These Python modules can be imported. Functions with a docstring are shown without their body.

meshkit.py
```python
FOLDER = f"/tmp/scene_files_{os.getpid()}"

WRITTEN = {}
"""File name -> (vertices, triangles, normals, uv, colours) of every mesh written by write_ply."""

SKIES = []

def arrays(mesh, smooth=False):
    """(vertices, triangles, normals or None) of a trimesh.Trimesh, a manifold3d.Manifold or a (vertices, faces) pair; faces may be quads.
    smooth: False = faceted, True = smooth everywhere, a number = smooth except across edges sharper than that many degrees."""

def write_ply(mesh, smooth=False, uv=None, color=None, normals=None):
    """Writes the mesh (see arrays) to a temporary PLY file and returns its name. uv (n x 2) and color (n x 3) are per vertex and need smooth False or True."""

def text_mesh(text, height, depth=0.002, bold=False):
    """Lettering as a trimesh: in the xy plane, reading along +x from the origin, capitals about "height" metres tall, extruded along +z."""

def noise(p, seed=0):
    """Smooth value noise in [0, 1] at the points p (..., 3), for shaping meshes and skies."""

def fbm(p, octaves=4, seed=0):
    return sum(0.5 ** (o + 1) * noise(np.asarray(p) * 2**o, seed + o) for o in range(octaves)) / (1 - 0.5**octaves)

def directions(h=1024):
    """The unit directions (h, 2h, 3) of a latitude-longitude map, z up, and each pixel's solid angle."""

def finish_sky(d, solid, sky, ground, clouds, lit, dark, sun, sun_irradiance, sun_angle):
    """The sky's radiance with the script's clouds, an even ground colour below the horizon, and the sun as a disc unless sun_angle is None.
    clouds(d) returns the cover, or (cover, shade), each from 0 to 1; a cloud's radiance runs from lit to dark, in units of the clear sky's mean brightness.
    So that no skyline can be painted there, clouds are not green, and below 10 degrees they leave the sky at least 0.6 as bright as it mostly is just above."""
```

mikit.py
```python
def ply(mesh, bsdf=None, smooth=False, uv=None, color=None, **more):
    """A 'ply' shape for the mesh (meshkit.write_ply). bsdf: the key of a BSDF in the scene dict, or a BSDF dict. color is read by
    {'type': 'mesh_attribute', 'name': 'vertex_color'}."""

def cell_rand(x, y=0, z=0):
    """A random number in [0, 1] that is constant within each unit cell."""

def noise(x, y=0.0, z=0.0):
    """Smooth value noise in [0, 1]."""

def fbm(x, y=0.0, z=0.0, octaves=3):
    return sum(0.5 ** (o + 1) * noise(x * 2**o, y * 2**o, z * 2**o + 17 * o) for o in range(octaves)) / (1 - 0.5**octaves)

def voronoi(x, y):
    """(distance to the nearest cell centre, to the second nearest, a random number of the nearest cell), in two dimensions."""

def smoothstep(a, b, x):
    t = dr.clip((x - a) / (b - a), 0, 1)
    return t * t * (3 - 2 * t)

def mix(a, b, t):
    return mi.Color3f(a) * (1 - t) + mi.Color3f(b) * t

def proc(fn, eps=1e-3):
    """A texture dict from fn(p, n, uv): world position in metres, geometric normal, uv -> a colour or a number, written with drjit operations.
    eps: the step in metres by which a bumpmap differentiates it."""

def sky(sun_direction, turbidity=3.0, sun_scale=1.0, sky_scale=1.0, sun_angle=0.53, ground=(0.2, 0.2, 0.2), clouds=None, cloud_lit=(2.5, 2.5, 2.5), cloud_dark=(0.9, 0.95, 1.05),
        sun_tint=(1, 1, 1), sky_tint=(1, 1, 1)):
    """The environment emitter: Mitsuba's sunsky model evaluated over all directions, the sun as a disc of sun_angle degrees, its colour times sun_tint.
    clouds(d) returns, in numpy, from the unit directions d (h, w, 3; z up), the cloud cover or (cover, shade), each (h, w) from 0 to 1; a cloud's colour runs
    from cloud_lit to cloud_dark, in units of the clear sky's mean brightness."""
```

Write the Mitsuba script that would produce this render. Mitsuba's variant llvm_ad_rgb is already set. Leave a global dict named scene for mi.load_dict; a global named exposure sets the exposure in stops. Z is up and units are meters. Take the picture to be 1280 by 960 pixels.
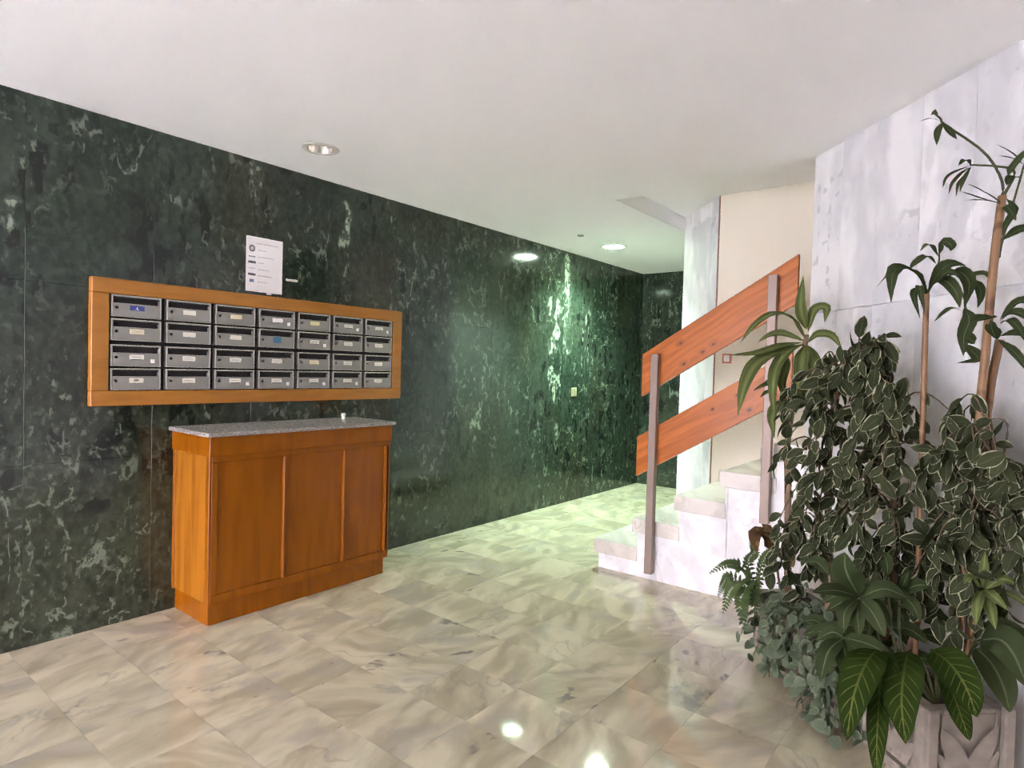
import math, random
import numpy as np
import trimesh
import manifold3d as m3
import drjit as dr
import mitsuba as mi
import mikit
import meshkit
from mikit import proc, noise, fbm, voronoi, cell_rand, smoothstep, mix
from shapely.geometry import Polygon, Point, box as sbox
from shapely.ops import unary_union
from shapely import affinity

random.seed(7)
RNG = np.random.default_rng(11)
T = mi.ScalarTransform4f
scene, labels = {}, {}

# ------------------------------------------------------------------ camera, sky, light, exposure
CAM = np.array([3.23445, 0.0, 1.245])
FWD = np.array([-0.62260175, 0.78214104, -0.02494925])
UP = np.array([-0.03726955, 0.00220903, 0.99930281])
scene['camera'] = {'type': 'perspective', 'fov': 78.6012, 'fov_axis': 'x', 'near_clip': 0.02, 'far_clip': 400.0,
                   'to_world': T().look_at(origin=CAM.tolist(), target=(CAM + FWD).tolist(), up=UP.tolist())}
scene['sky'] = mikit.sky((0.30, 0.50, 0.81), turbidity=4.0, sun_scale=5.0, sky_scale=1.0, sky_tint=(1.10, 1.0, 0.94), sun_tint=(0.84, 0.96, 1.40))
LAMP = (15.0, 20.0, 15.0)          # radiance of the lit ceiling lamp's glass
BEAM = (1.6, 2.35, 1.95)            # intensity of the beam its reflector throws downwards
exposure = 3.68

# ------------------------------------------------------------------ helpers
def numbered(key):
    if key not in scene and key not in labels:
        return key
    k = 1
    while f'{key}_{k:03d}' in scene or f'{key}_{k:03d}' in labels:
        k += 1
    return f'{key}_{k:03d}'

COUNT = {}
def key_for(name, parent=None):
    base = f'{parent}__{name}' if parent else name
    k = COUNT.get(base, 0)
    COUNT[base] = k + 1
    return base if k == 0 else f'{base}_{k:03d}'

def thing(name, label, cat, group=None):
    key = key_for(name)
    labels[key] = {'label': label, 'category': cat}
    if group:
        labels[key]['group'] = group
    return key

def struct(name, label=None):
    key = key_for(name)
    labels[key] = {'kind': 'structure'}
    if label:
        labels[key]['label'] = label
    return key

def put(shape, name, parent=None, label=None, to=None, kind=None):
    key = key_for(name, parent)
    scene[key] = dict(shape) if to is None else {**shape, 'to_world': to}
    if label or kind:
        labels.setdefault(key, {})
        if label: labels[key]['label'] = label
        if kind: labels[key]['kind'] = kind
    return key

def add(mesh, bsdf, name, parent=None, smooth=False, label=None, uv=None, kind=None, to=None):
    return put(mikit.ply(mesh, bsdf, smooth=smooth, uv=uv), name, parent, label, to, kind)

def cbox(x0, x1, y0, y1, z0, z1, c=0.0):
    """box with chamfered edges"""
    if c <= 0:
        m = trimesh.creation.box((x1 - x0, y1 - y0, z1 - z0))
        m.apply_translation(((x0 + x1) / 2, (y0 + y1) / 2, (z0 + z1) / 2))
        return m
    c = min(c, 0.49 * min(x1 - x0, y1 - y0, z1 - z0))
    pts = []
    for sx in (0, 1):
        for sy in (0, 1):
            for sz in (0, 1):
                X, Y, Z = (x1 if sx else x0), (y1 if sy else y0), (z1 if sz else z0)
                dx, dy, dz = (-c if sx else c), (-c if sy else c), (-c if sz else c)
                pts += [(X, Y + dy, Z + dz), (X + dx, Y, Z + dz), (X + dx, Y + dy, Z)]
    return trimesh.convex.convex_hull(np.array(pts))

def cat(*ms):
    return trimesh.util.concatenate([m for m in ms if m is not None])

def prism(poly, z0, z1):
    m = trimesh.creation.extrude_polygon(poly, z1 - z0, engine='earcut')
    m.apply_translation((0, 0, z0))
    return m

def xz_prism(poly, y0, y1):
    """polygon in (x, z) extruded along y"""
    m = trimesh.creation.extrude_polygon(poly, y1 - y0, engine='earcut')
    v = m.vertices.copy()
    m.vertices = np.stack([v[:, 0], y1 - v[:, 2], v[:, 1]], 1)
    return m

def lathe(profile, n=32):
    return trimesh.creation.revolve(np.array(profile, float), sections=n)

def tube(points, radii, sides=8):
    p = np.asarray(points, float)
    radii = np.broadcast_to(radii, (len(p),))
    t = np.gradient(p, axis=0)
    t /= np.linalg.norm(t, axis=1, keepdims=True) + 1e-12
    ref = np.array([0, 0, 1.0]) if abs(t[:, 2]).mean() < 0.8 else np.array([1.0, 0.2, 0])
    a = np.cross(t, ref)
    a /= np.linalg.norm(a, axis=1, keepdims=True) + 1e-12
    b = np.cross(t, a)
    ang = np.arange(sides) * 2 * np.pi / sides
    v = p[:, None] + radii[:, None, None] * (np.cos(ang)[None, :, None] * a[:, None] + np.sin(ang)[None, :, None] * b[:, None])
    v = v.reshape(-1, 3)
    f = []
    for i in range(len(p) - 1):
        for j in range(sides):
            k = (j + 1) % sides
            A, B, C_, D = i * sides + j, i * sides + k, (i + 1) * sides + k, (i + 1) * sides + j
            f += [(A, C_, B), (A, D, C_)]
    for j in range(1, sides - 1):
        f.append((0, j, j + 1))
        o = (len(p) - 1) * sides
        f.append((o, o + j + 1, o + j))
    m = trimesh.Trimesh(v, np.array(f), process=False)
    m.fix_normals()
    return m

def spline(pts, n):
    """Catmull-Rom through the points"""
    p = np.asarray(pts, float)
    if len(p) == 2:
        return p[0] + (p[1] - p[0]) * np.linspace(0, 1, n)[:, None]
    q = np.vstack([2 * p[0] - p[1], p, 2 * p[-1] - p[-2]])
    u = np.linspace(0, len(p) - 1 - 1e-9, n)
    i = u.astype(int)
    t = (u - i)[:, None]
    a, b, c, d = q[i], q[i + 1], q[i + 2], q[i + 3]
    return 0.5 * (2 * b + (c - a) * t + (2 * a - 5 * b + 4 * c - d) * t ** 2 + (3 * b - a - 3 * c + d) * t ** 3)

def place(p, d, up, s=1.0):
    """matrix: local x along d, local z near up"""
    d = np.asarray(d, float); d = d / np.linalg.norm(d)
    y = np.cross(up, d); y = y / (np.linalg.norm(y) + 1e-9)
    z = np.cross(d, y)
    m = np.eye(4)
    m[:3, 0], m[:3, 1], m[:3, 2], m[:3, 3] = d * s, y * s, z * s, p
    return T(m.tolist())

# ------------------------------------------------------------------ room dimensions
H = 2.334            # lobby ceiling
H2 = 2.446           # raised ceiling over the stairs
YF = 6.357           # far end of the green wall
YB = -1.75           # entrance side, behind the viewer
XR = 5.65            # right-hand side, behind the viewer
N2 = np.array([0.716, 0.698])      # normal of the oblique marble wall (pointing away from the lobby)
D2 = np.array([0.698, -0.716])     # along it, towards the viewer
WN = 4.098                         # N2 . p on its face
A0 = np.array([1.228, 4.612])      # where its first stretch begins, beside the far corridor
A1 = np.array([2.437, 3.371])      # where the stretch right of the stairs begins
SY = 3.456                         # side face of the stairs
CY = 4.172                         # cream wall along the stairs

# ------------------------------------------------------------------ materials
def pr(col, rough=0.5, **k):
    c = col if isinstance(col, dict) else {'type': 'rgb', 'value': list(col)}
    return {'type': 'principled', 'base_color': c, 'roughness': rough, **k}
def two(b):
    return {'type': 'twosided', 'bsdf': b}

TP = 0.2965; TY0 = 0.137            # floor tile grid
def f_floor(p, n, uv):
    ix, iy = dr.floor(p.x / TP), dr.floor((p.y - TY0) / TP)
    r1, r2, r3 = cell_rand(ix, iy, 3), cell_rand(ix, iy, 5), cell_rand(ix, iy, 9)
    a = dr.select(r1 < 0.78, 0.25 + (r1 - 0.4) * 0.9, 1.9 + r2 * 0.7)
    c, s = dr.cos(a), dr.sin(a)
    x = p.x * c + p.y * s + r2 * 37.0
    y = -p.x * s + p.y * c + r3 * 53.0
    w = fbm(x * 4.0, y * 4.0, r1 * 9, 3) - 0.5
    w2 = fbm(x * 4.0 + 7.7, y * 4.0, r2 * 9, 3) - 0.5
    X, Y = x + 0.16 * w, y + 0.16 * w2
    band = fbm(X * 16.0, Y * 4.2, r2 * 7, 5)                             # streaks
    cloud = fbm(X * 5.5, Y * 3.2, 3 + r3 * 11, 4)
    col = mix((0.365, 0.315, 0.215), (0.545, 0.485, 0.355), smoothstep(0.33, 0.64, 0.62 * band + 0.38 * cloud))
    col = mix(col, (0.34, 0.305, 0.265), smoothstep(0.54, 0.70, fbm(X * 9.0 + 5, Y * 5.0, 4 + r1 * 9, 4)) * 0.45)
    vein = 1.0 - dr.abs(2 * fbm(X * 9.0, Y * 5.0, r1 * 5 + 20, 5) - 1.0)
    col = mix(col, (0.22, 0.195, 0.165), smoothstep(0.93, 0.995, vein) * smoothstep(0.5, 0.7, noise(x * 6, y * 5, r2 * 40)) * 0.35)
    spot = smoothstep(0.62, 0.72, fbm(X * 19, Y * 11, r3 * 60, 4)) * smoothstep(0.62, 0.74, noise(x * 3.4, y * 3.4, r1 * 60))
    col = mix(col, (0.15, 0.13, 0.115), spot * 0.8)
    return col * (0.93 + 0.13 * r3)
scene['mat_floor'] = pr(proc(f_floor), 0.05, specular=0.7)
scene['mat_grout'] = pr((0.36, 0.315, 0.25), 0.8)

PW = 0.5025; PY0 = 0.776 - 8 * PW; PZ = 0.778      # green wall slabs
def f_green(p, n, uv):
    side = dr.abs(n.x) > 0.5
    along = dr.select(side, p.y, p.x + 30.3)
    ci = dr.floor((along - PY0) / PW)
    cj = dr.floor(p.z / PZ)
    r1, r2 = cell_rand(ci, cj, 2), cell_rand(ci, 5, 3)
    x = along + r2 * 0.35
    z = p.z + r2 * 0.8
    w1 = fbm(x * 5.0, z * 4.0, 1.3, 3) - 0.5
    w2 = fbm(x * 5.0 + 9.2, z * 4.0 + 3.1, 6.6, 3) - 0.5
    X, Z = x + 0.07 * w1, z + 0.09 * w2
    f1 = fbm(X * 46.0, Z * 36.0, 2.7, 4)                    # fine crumbly grain
    base = fbm(X * 5.0, Z * 3.0, 1.7, 4)
    col = mix((0.012, 0.019, 0.013), (0.032, 0.048, 0.034), smoothstep(0.30, 0.70, 0.45 * base + 0.55 * f1))
    warm = smoothstep(0.46, 0.70, fbm(x * 1.5, z * 1.1, 8.1, 2))
    col = col * mix((1.0, 1.0, 1.0), (1.22, 0.98, 0.90), warm)
    dark = smoothstep(0.55, 0.63, fbm(X * 19.0, Z * 12.0, 7.7, 5)) * smoothstep(0.40, 0.55, fbm(x * 3.1, z * 2.1, 17.0, 2))
    col = mix(col, (0.007, 0.009, 0.008), dark * 0.92)
    # crumbly pale flecks and short broken veins, plentiful only in patches
    patch = smoothstep(0.40, 0.66, fbm(x * 2.2 + 3, z * 1.5, 2.2, 3))
    v1 = 1.0 - dr.abs(2 * fbm(X * 15.0, Z * 11.0, 12.3, 5) - 1.0)
    brk = smoothstep(0.50, 0.62, fbm(X * 26.0, Z * 20.0, 40.3, 4))
    col = mix(col, (0.14, 0.17, 0.125), smoothstep(0.90, 0.985, v1) * brk * (0.10 + 0.80 * patch))
    fl = smoothstep(0.58, 0.72, fbm(X * 40.0, Z * 30.0, 4.4, 4)) * (0.2 + 0.8 * patch)
    col = mix(col, (0.095, 0.12, 0.088), fl * 0.45)
    # a few heavy, mostly upright white veins
    v2 = 1.0 - dr.abs(2 * fbm(X * 4.2, Z * 1.3, 21.0, 5) - 1.0)
    heavy = 0.45 * smoothstep(0.96, 0.995, v2) * smoothstep(0.55, 0.75, noise(x * 4, z * 3.1, 31.0)) * smoothstep(0.44, 0.56, fbm(X * 44, Z * 30, 3.0, 4))
    col = mix(col, (0.32, 0.36, 0.29), heavy * 0.85)
    # seams of white that stand out along the lamp's stretch of wall and elsewhere
    onl = dr.select(side, 1.0, 0.0)
    crumb = fbm(along * 40, p.z * 26, 2.9, 5)
    ridge = 1.0 - dr.abs(2 * fbm(along * 11, p.z * 6, 5.9, 5) - 1.0)
    def seam(y0, za, zb, wid, amp, lean=0.0):
        c = along - y0 - lean * (p.z - za) - 0.20 * w1 - 0.16 * w2
        m = dr.exp(-dr.square(c / wid)) * smoothstep(za - 0.1, za + 0.08, p.z) * (1 - smoothstep(zb - 0.1, zb + 0.1, p.z))
        return smoothstep(0.38, 0.80, m * (0.30 + 0.55 * smoothstep(0.7, 1.0, ridge) + 0.9 * (crumb - 0.35))) * amp * onl
    s = seam(4.66, 0.95, 1.9, 0.13, 0.9) + seam(4.86, 1.35, 2.33, 0.10, 0.55) + seam(2.36, 1.95, 2.25, 0.05, 0.9, 0.05)
    s = s + seam(0.735, 1.55, 1.95, 0.045, 0.75) + seam(1.82, 2.0, 2.33, 0.04, 0.6) + seam(3.62, 0.75, 1.0, 0.08, 0.6) + seam(4.70, 0.5, 0.8, 0.06, 0.5)
    col = mix(col, (0.36, 0.42, 0.33), dr.clip(s, 0, 0.9) * (0.12 + 0.75 * smoothstep(0.44, 0.60, fbm(along * 55, p.z * 38, 7.1, 4))))
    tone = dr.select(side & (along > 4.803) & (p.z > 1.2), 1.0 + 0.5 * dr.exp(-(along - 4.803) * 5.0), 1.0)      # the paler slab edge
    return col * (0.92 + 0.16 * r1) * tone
scene['mat_green'] = pr(proc(f_green), 0.10, specular=0.5)

def f_white(p, n, uv):
    a = p.x * 0.7 - p.y * 0.72
    si, sj = dr.floor(a / 0.4955), dr.floor(p.z / PZ)
    r = cell_rand(si, sj, 6)
    x, z = a * 1.0 + p.y * 0.37 + r * 19.0, p.z + r * 31.0
    w = fbm(x * 3, z * 2, r * 3, 4) - 0.5
    w2 = fbm(x * 3 + 5, z * 2 + 3, r * 3, 4) - 0.5
    X, Z = x + 0.22 * w, z + 0.3 * w2
    m = fbm(X * 8, Z * 2.8, 2.0, 5)
    col = mix((0.62, 0.615, 0.635), (0.80, 0.79, 0.80), smoothstep(0.32, 0.64, m))
    c2 = smoothstep(0.50, 0.70, fbm(X * 22, Z * 9, 9.0, 4)) * smoothstep(0.4, 0.65, fbm(x * 3, z * 1.3, 5.5, 2))
    col = mix(col, (0.48, 0.48, 0.50), c2 * 0.45)
    sp = smoothstep(0.66, 0.76, fbm(x * 30, z * 24, 5.0, 3)) * smoothstep(0.56, 0.74, noise(x * 5, z * 2.5, 3.3))
    return mix(col, (0.40, 0.40, 0.41), sp * 0.45)
scene['mat_white'] = pr(proc(f_white), 0.55, specular=0.12)

def marble_bits(lo, hi, vein):
    def f(p, n, uv):
        x, z = p.x + p.y * 0.6, p.z + p.y * 0.5
        w = fbm(x * 4, z * 4, 1.0, 4) - 0.5
        X, Z = x + 0.2 * w, z + 0.2 * (fbm(x * 4 + 8, z * 4, 6.0, 4) - 0.5)
        m = fbm(X * 9, Z * 7, 2.0, 5)
        col = mix(lo, hi, smoothstep(0.30, 0.6, m))
        v = 1.0 - dr.abs(2 * fbm(X * 6, Z * 6 + X * 3, 9.0, 5) - 1.0)
        return mix(col, vein, smoothstep(0.93, 1.0, v) * 0.35 * smoothstep(0.4, 0.6, noise(x * 5, z * 5, 3.0)))
    return proc(f)
scene['mat_step'] = pr(marble_bits((0.54, 0.49, 0.45), (0.68, 0.625, 0.58), (0.36, 0.31, 0.28)), 0.28, specular=0.4)
scene['mat_panel'] = pr(marble_bits((0.70, 0.68, 0.69), (0.84, 0.82, 0.83), (0.50, 0.48, 0.49)), 0.4, specular=0.25)

scene['mat_ceiling'] = {'type': 'bumpmap', 'height': proc(lambda p, n, uv: fbm(p.x * 90, p.y * 90, p.z * 90, 2) + 1.5 * fbm(p.x * 9, p.y * 9, 0, 2), 2e-3),
                        'bsdf': {'type': 'diffuse', 'reflectance': {'type': 'rgb', 'value': [0.88, 0.875, 0.875]}}, 'scale': 0.0006}
scene['mat_cream'] = {'type': 'diffuse', 'reflectance': {'type': 'rgb', 'value': [0.80, 0.745, 0.63]}}
scene['mat_shell'] = {'type': 'diffuse', 'reflectance': {'type': 'rgb', 'value': [0.70, 0.68, 0.64]}}
scene['mat_joint'] = pr((0.30, 0.16, 0.12), 0.6)

def wood(base, dark, fx, fy, fz, seed, knots=False, amt=1.0):
    def f(p, n, uv):
        w = fbm(p.x * fx * 0.12, p.y * fy * 0.12, p.z * fz * 0.12 + seed, 3)
        g = fbm(p.x * fx + 4 * w, p.y * fy + 4 * w, p.z * fz + 4 * w + seed, 3)
        b = fbm(p.x * 3 + seed, p.y * 3, p.z * 2.2, 2)
        col = mix(base, dark, smoothstep(0.35, 0.75, g) * 0.55 * amt)
        return col * (0.86 + 0.28 * b)
    return proc(f)
scene['mat_counter'] = pr(wood((0.225, 0.062, 0.001), (0.17, 0.042, 0.0008), 40, 40, 3, 3.3), 0.30, specular=0.3, clearcoat=0.12, clearcoat_gloss=0.8)
scene['mat_counter_end'] = pr(wood((0.30, 0.108, 0.011), (0.20, 0.056, 0.004), 26, 26, 2.4, 8.3, amt=1.4), 0.30, specular=0.3, clearcoat=0.12, clearcoat_gloss=0.8)
scene['mat_frame'] = pr(wood((0.33, 0.135, 0.024), (0.27, 0.10, 0.015), 30, 7, 30, 5.1), 0.35, specular=0.45)

SL = 0.6056
def f_pine(p, n, uv):
    c, s = 0.8554, 0.5180
    a = p.x * c + p.z * s                              # along the rail
    b = -p.x * s + p.z * c + p.y * 0.3
    kx, ky = a / 0.17, b / 0.10
    d1, d2, r = voronoi(kx, ky)
    k = dr.select(r > 0.74, dr.sqrt(d1 * d1), 9.0)
    knot = 1 - smoothstep(0.05, 0.085, k)
    halo = 1 - smoothstep(0.05, 0.3, k)
    g = fbm(a * 3.0, b * 55.0 + halo * 3.5 + 3 * fbm(a * 2.5, b * 4, 1, 2), 2.0, 3)
    col = mix((0.46, 0.13, 0.018), (0.37, 0.093, 0.011), smoothstep(0.35, 0.70, g))
    col = mix(col, (0.30, 0.07, 0.015), halo * 0.5)
    col = mix(col, (0.075, 0.02, 0.008), knot * 0.9)
    return col
scene['mat_pine'] = pr(proc(f_pine), 0.32, specular=0.3, clearcoat=0.08, clearcoat_gloss=0.85)

def f_granite(p, n, uv):
    g = noise(p.x * 420, p.y * 420, p.z * 420)
    h = noise(p.x * 230 + 9, p.y * 230, p.z * 230)
    col = mix((0.30, 0.285, 0.265), (0.09, 0.085, 0.075), smoothstep(0.48, 0.62, g))
    return mix(col, (0.46, 0.44, 0.41), smoothstep(0.62, 0.75, h))
scene['mat_granite'] = pr(proc(f_granite), 0.18, specular=0.5)

scene['mat_post'] = pr((0.24, 0.18, 0.15), 0.42, metallic=0.35, specular=0.5)
scene['mat_alu'] = pr((0.25, 0.24, 0.22), 0.48, metallic=0.25, specular=0.5)
scene['mat_alu_edge'] = pr((0.36, 0.35, 0.325), 0.40, metallic=0.4)
scene['mat_black'] = pr((0.012, 0.009, 0.010), 0.6)
scene['mat_chrome'] = two({'type': 'roughconductor', 'alpha': 0.16, 'specular_reflectance': {'type': 'rgb', 'value': [0.78, 0.74, 0.66]}})
scene['mat_lock'] = pr((0.62, 0.61, 0.58), 0.35, metallic=0.2)
scene['mat_trim'] = pr((0.66, 0.64, 0.60), 0.4, metallic=0.3)
scene['mat_bulb'] = two(pr((0.86, 0.84, 0.78), 0.25))
scene['mat_paper'] = pr((0.80, 0.765, 0.78), 0.6)
scene['mat_plate'] = pr((0.68, 0.65, 0.58), 0.5)
scene['mat_plate_cream'] = pr((0.66, 0.58, 0.40), 0.5)
scene['mat_plate_yellow'] = pr((0.60, 0.54, 0.30), 0.5)
scene['mat_blue'] = pr((0.045, 0.055, 0.22), 0.5)
scene['mat_lightblue'] = pr((0.055, 0.16, 0.28), 0.5)
scene['mat_ink'] = pr((0.10, 0.10, 0.11), 0.7)
scene['mat_ink_soft'] = pr((0.42, 0.40, 0.42), 0.7)
scene['mat_ink_blue'] = pr((0.13, 0.17, 0.30), 0.7)
scene['mat_grey_plastic'] = pr((0.34, 0.335, 0.325), 0.5)
scene['mat_white_plastic'] = pr((0.82, 0.80, 0.75), 0.4)
scene['mat_ivory'] = pr((0.26, 0.24, 0.15), 0.45)
scene['mat_salmon'] = pr((0.62, 0.26, 0.19), 0.5)
scene['mat_soil'] = pr((0.030, 0.022, 0.016), 0.95)
scene['mat_stone'] = pr(proc(lambda p, n, uv: mix((0.18, 0.152, 0.125), (0.28, 0.24, 0.20), fbm(p.x * 30, p.y * 30, p.z * 30, 4))), 0.75)
scene['mat_pavement'] = {'type': 'diffuse', 'reflectance': {'type': 'rgb', 'value': [0.60, 0.60, 0.60]}}
scene['mat_facade'] = {'type': 'diffuse', 'reflectance': {'type': 'rgb', 'value': [0.62, 0.61, 0.60]}}
scene['mat_bronze'] = pr((0.05, 0.045, 0.04), 0.4)

def leafmat(fn, rough=0.42, trans=0.35, spec=0.5):
    return {'type': 'principledthin', 'base_color': proc(fn), 'roughness': rough, 'diff_trans': trans, 'eta': 1.45}
def f_fig(p, n, uv):
    v = dr.abs(uv.y - 0.5) * 2
    e = v + 0.65 * (fbm(p.x * 45, p.y * 45, p.z * 45, 2) - 0.5) + 0.55 * smoothstep(0.80, 1.0, uv.x)
    g = mix((0.022, 0.029, 0.015), (0.060, 0.068, 0.036), noise(p.x * 9, p.y * 9, p.z * 9))
    g = mix(g, (0.12, 0.145, 0.09), (1 - smoothstep(0.0, 0.07, v)) * 0.6)
    return mix(g, (0.36, 0.355, 0.24), smoothstep(0.82, 0.97, e)*0.9)
scene['mat_fig'] = leafmat(f_fig, 0.4, 0.25)
def f_corn(p, n, uv):
    v = dr.abs(uv.y - 0.5) * 2
    g = mix((0.065, 0.090, 0.030), (0.135, 0.160, 0.060), noise(uv.y * 22, uv.x * 2, 1.0))
    return mix(mix((0.21, 0.24, 0.085), g, smoothstep(0.08, 0.4, v)), g, 0.35)
scene['mat_corn'] = leafmat(f_corn, 0.35, 0.35)
def f_green_leaf(p, n, uv):
    v = dr.abs(uv.y - 0.5) * 2
    g = mix((0.028, 0.040, 0.018), (0.058, 0.074, 0.034), noise(p.x * 8, p.y * 8, p.z * 8))
    return mix((0.11, 0.14, 0.075), g, smoothstep(0.0, 0.12, v))
scene['mat_leaf'] = leafmat(f_green_leaf, 0.38, 0.3)
def f_zebra(p, n, uv):
    v = (uv.y - 0.5) * 2
    av = dr.abs(v)
    side = uv.x * 9.0 - av * 1.7
    rib = dr.abs(side - dr.floor(side) - 0.5) * 2
    ve = smoothstep(0.80, 0.97, rib) * (1 - smoothstep(0.55, 0.95, av)) + (1 - smoothstep(0.02, 0.10, av))
    g = mix((0.014, 0.025, 0.006), (0.028, 0.045, 0.011), noise(p.x * 14, p.y * 14, p.z * 14))
    return mix(g, (0.11, 0.13, 0.035), dr.clip(ve, 0, 1) * (0.35 + 0.55 * smoothstep(0.25, 0.85, uv.x)))
scene['mat_zebra'] = leafmat(f_zebra, 0.38, 0.25)
def f_ivy(p, n, uv):
    v = dr.abs(uv.y - 0.5) * 2
    g = mix((0.055, 0.078, 0.044), (0.155, 0.185, 0.122), noise(p.x * 22, p.y * 22, p.z * 22))
    return mix(g, (0.22, 0.26, 0.17), smoothstep(0.6, 1.0, v) * 0.5)
scene['mat_ivy'] = leafmat(f_ivy, 0.45, 0.25)
scene['mat_fern'] = leafmat(lambda p, n, uv: mix((0.045, 0.075, 0.025), (0.10, 0.135, 0.055), noise(p.x * 20, p.y * 20, p.z * 20)), 0.5, 0.35)
scene['mat_croton'] = leafmat(lambda p, n, uv: mix((0.085, 0.05, 0.026), (0.17, 0.13, 0.05), smoothstep(0.5, 0.7, fbm(p.x * 40, p.y * 40, p.z * 40, 2))), 0.45, 0.3)
scene['mat_cane'] = pr(proc(lambda p, n, uv: mix((0.25, 0.135, 0.065), (0.15, 0.07, 0.03), smoothstep(0.6, 0.9, noise(3, 2, p.z * 22 + 2 * noise(p.x * 30, p.y * 30, p.z * 10))))), 0.5)
scene['mat_bark'] = pr(proc(lambda p, n, uv: mix((0.16, 0.095, 0.06), (0.27, 0.17, 0.11), fbm(p.x * 60, p.y * 60, p.z * 14, 3))), 0.8)
scene['mat_stem'] = pr((0.060, 0.070, 0.030), 0.5)
scene['mat_twig'] = pr((0.11, 0.075, 0.045), 0.7)

# ------------------------------------------------------------------ the setting
def onwall(t, off=0.0):
    """a point on the oblique wall's line, t metres from its first corner; off: towards the lobby"""
    return A0 + D2 * t - N2 * off
T1 = float((A1 - A0) @ D2)          # where the stretch right of the stairs begins
T2 = T1 + 4.62
END = onwall(T2)

room = Polygon([(0, YB), (XR, YB), (XR, END[1]), tuple(END), tuple(A1), (A1[0] + 0.12 * N2[0], A1[1] + 0.12 * N2[1]),
                (4.4, SY + 0.06), (4.4, CY), tuple(onwall(0.62)), tuple(A0), (1.228, YF), (0, YF)])
stair_hole = Polygon([(1.228, 3.53), (4.4, 3.53), (4.4, CY + 0.2), (1.9, CY + 0.2), (1.228, 4.9)])
DOWN = (0.449, 1.885)
LIT = (0.483, 4.827)
outer = Polygon([(-0.1, YB - 0.1), (XR + 0.1, YB - 0.1), (XR + 0.1, 3.6), (5.2, 6.6), (-0.1, 6.6)])

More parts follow.
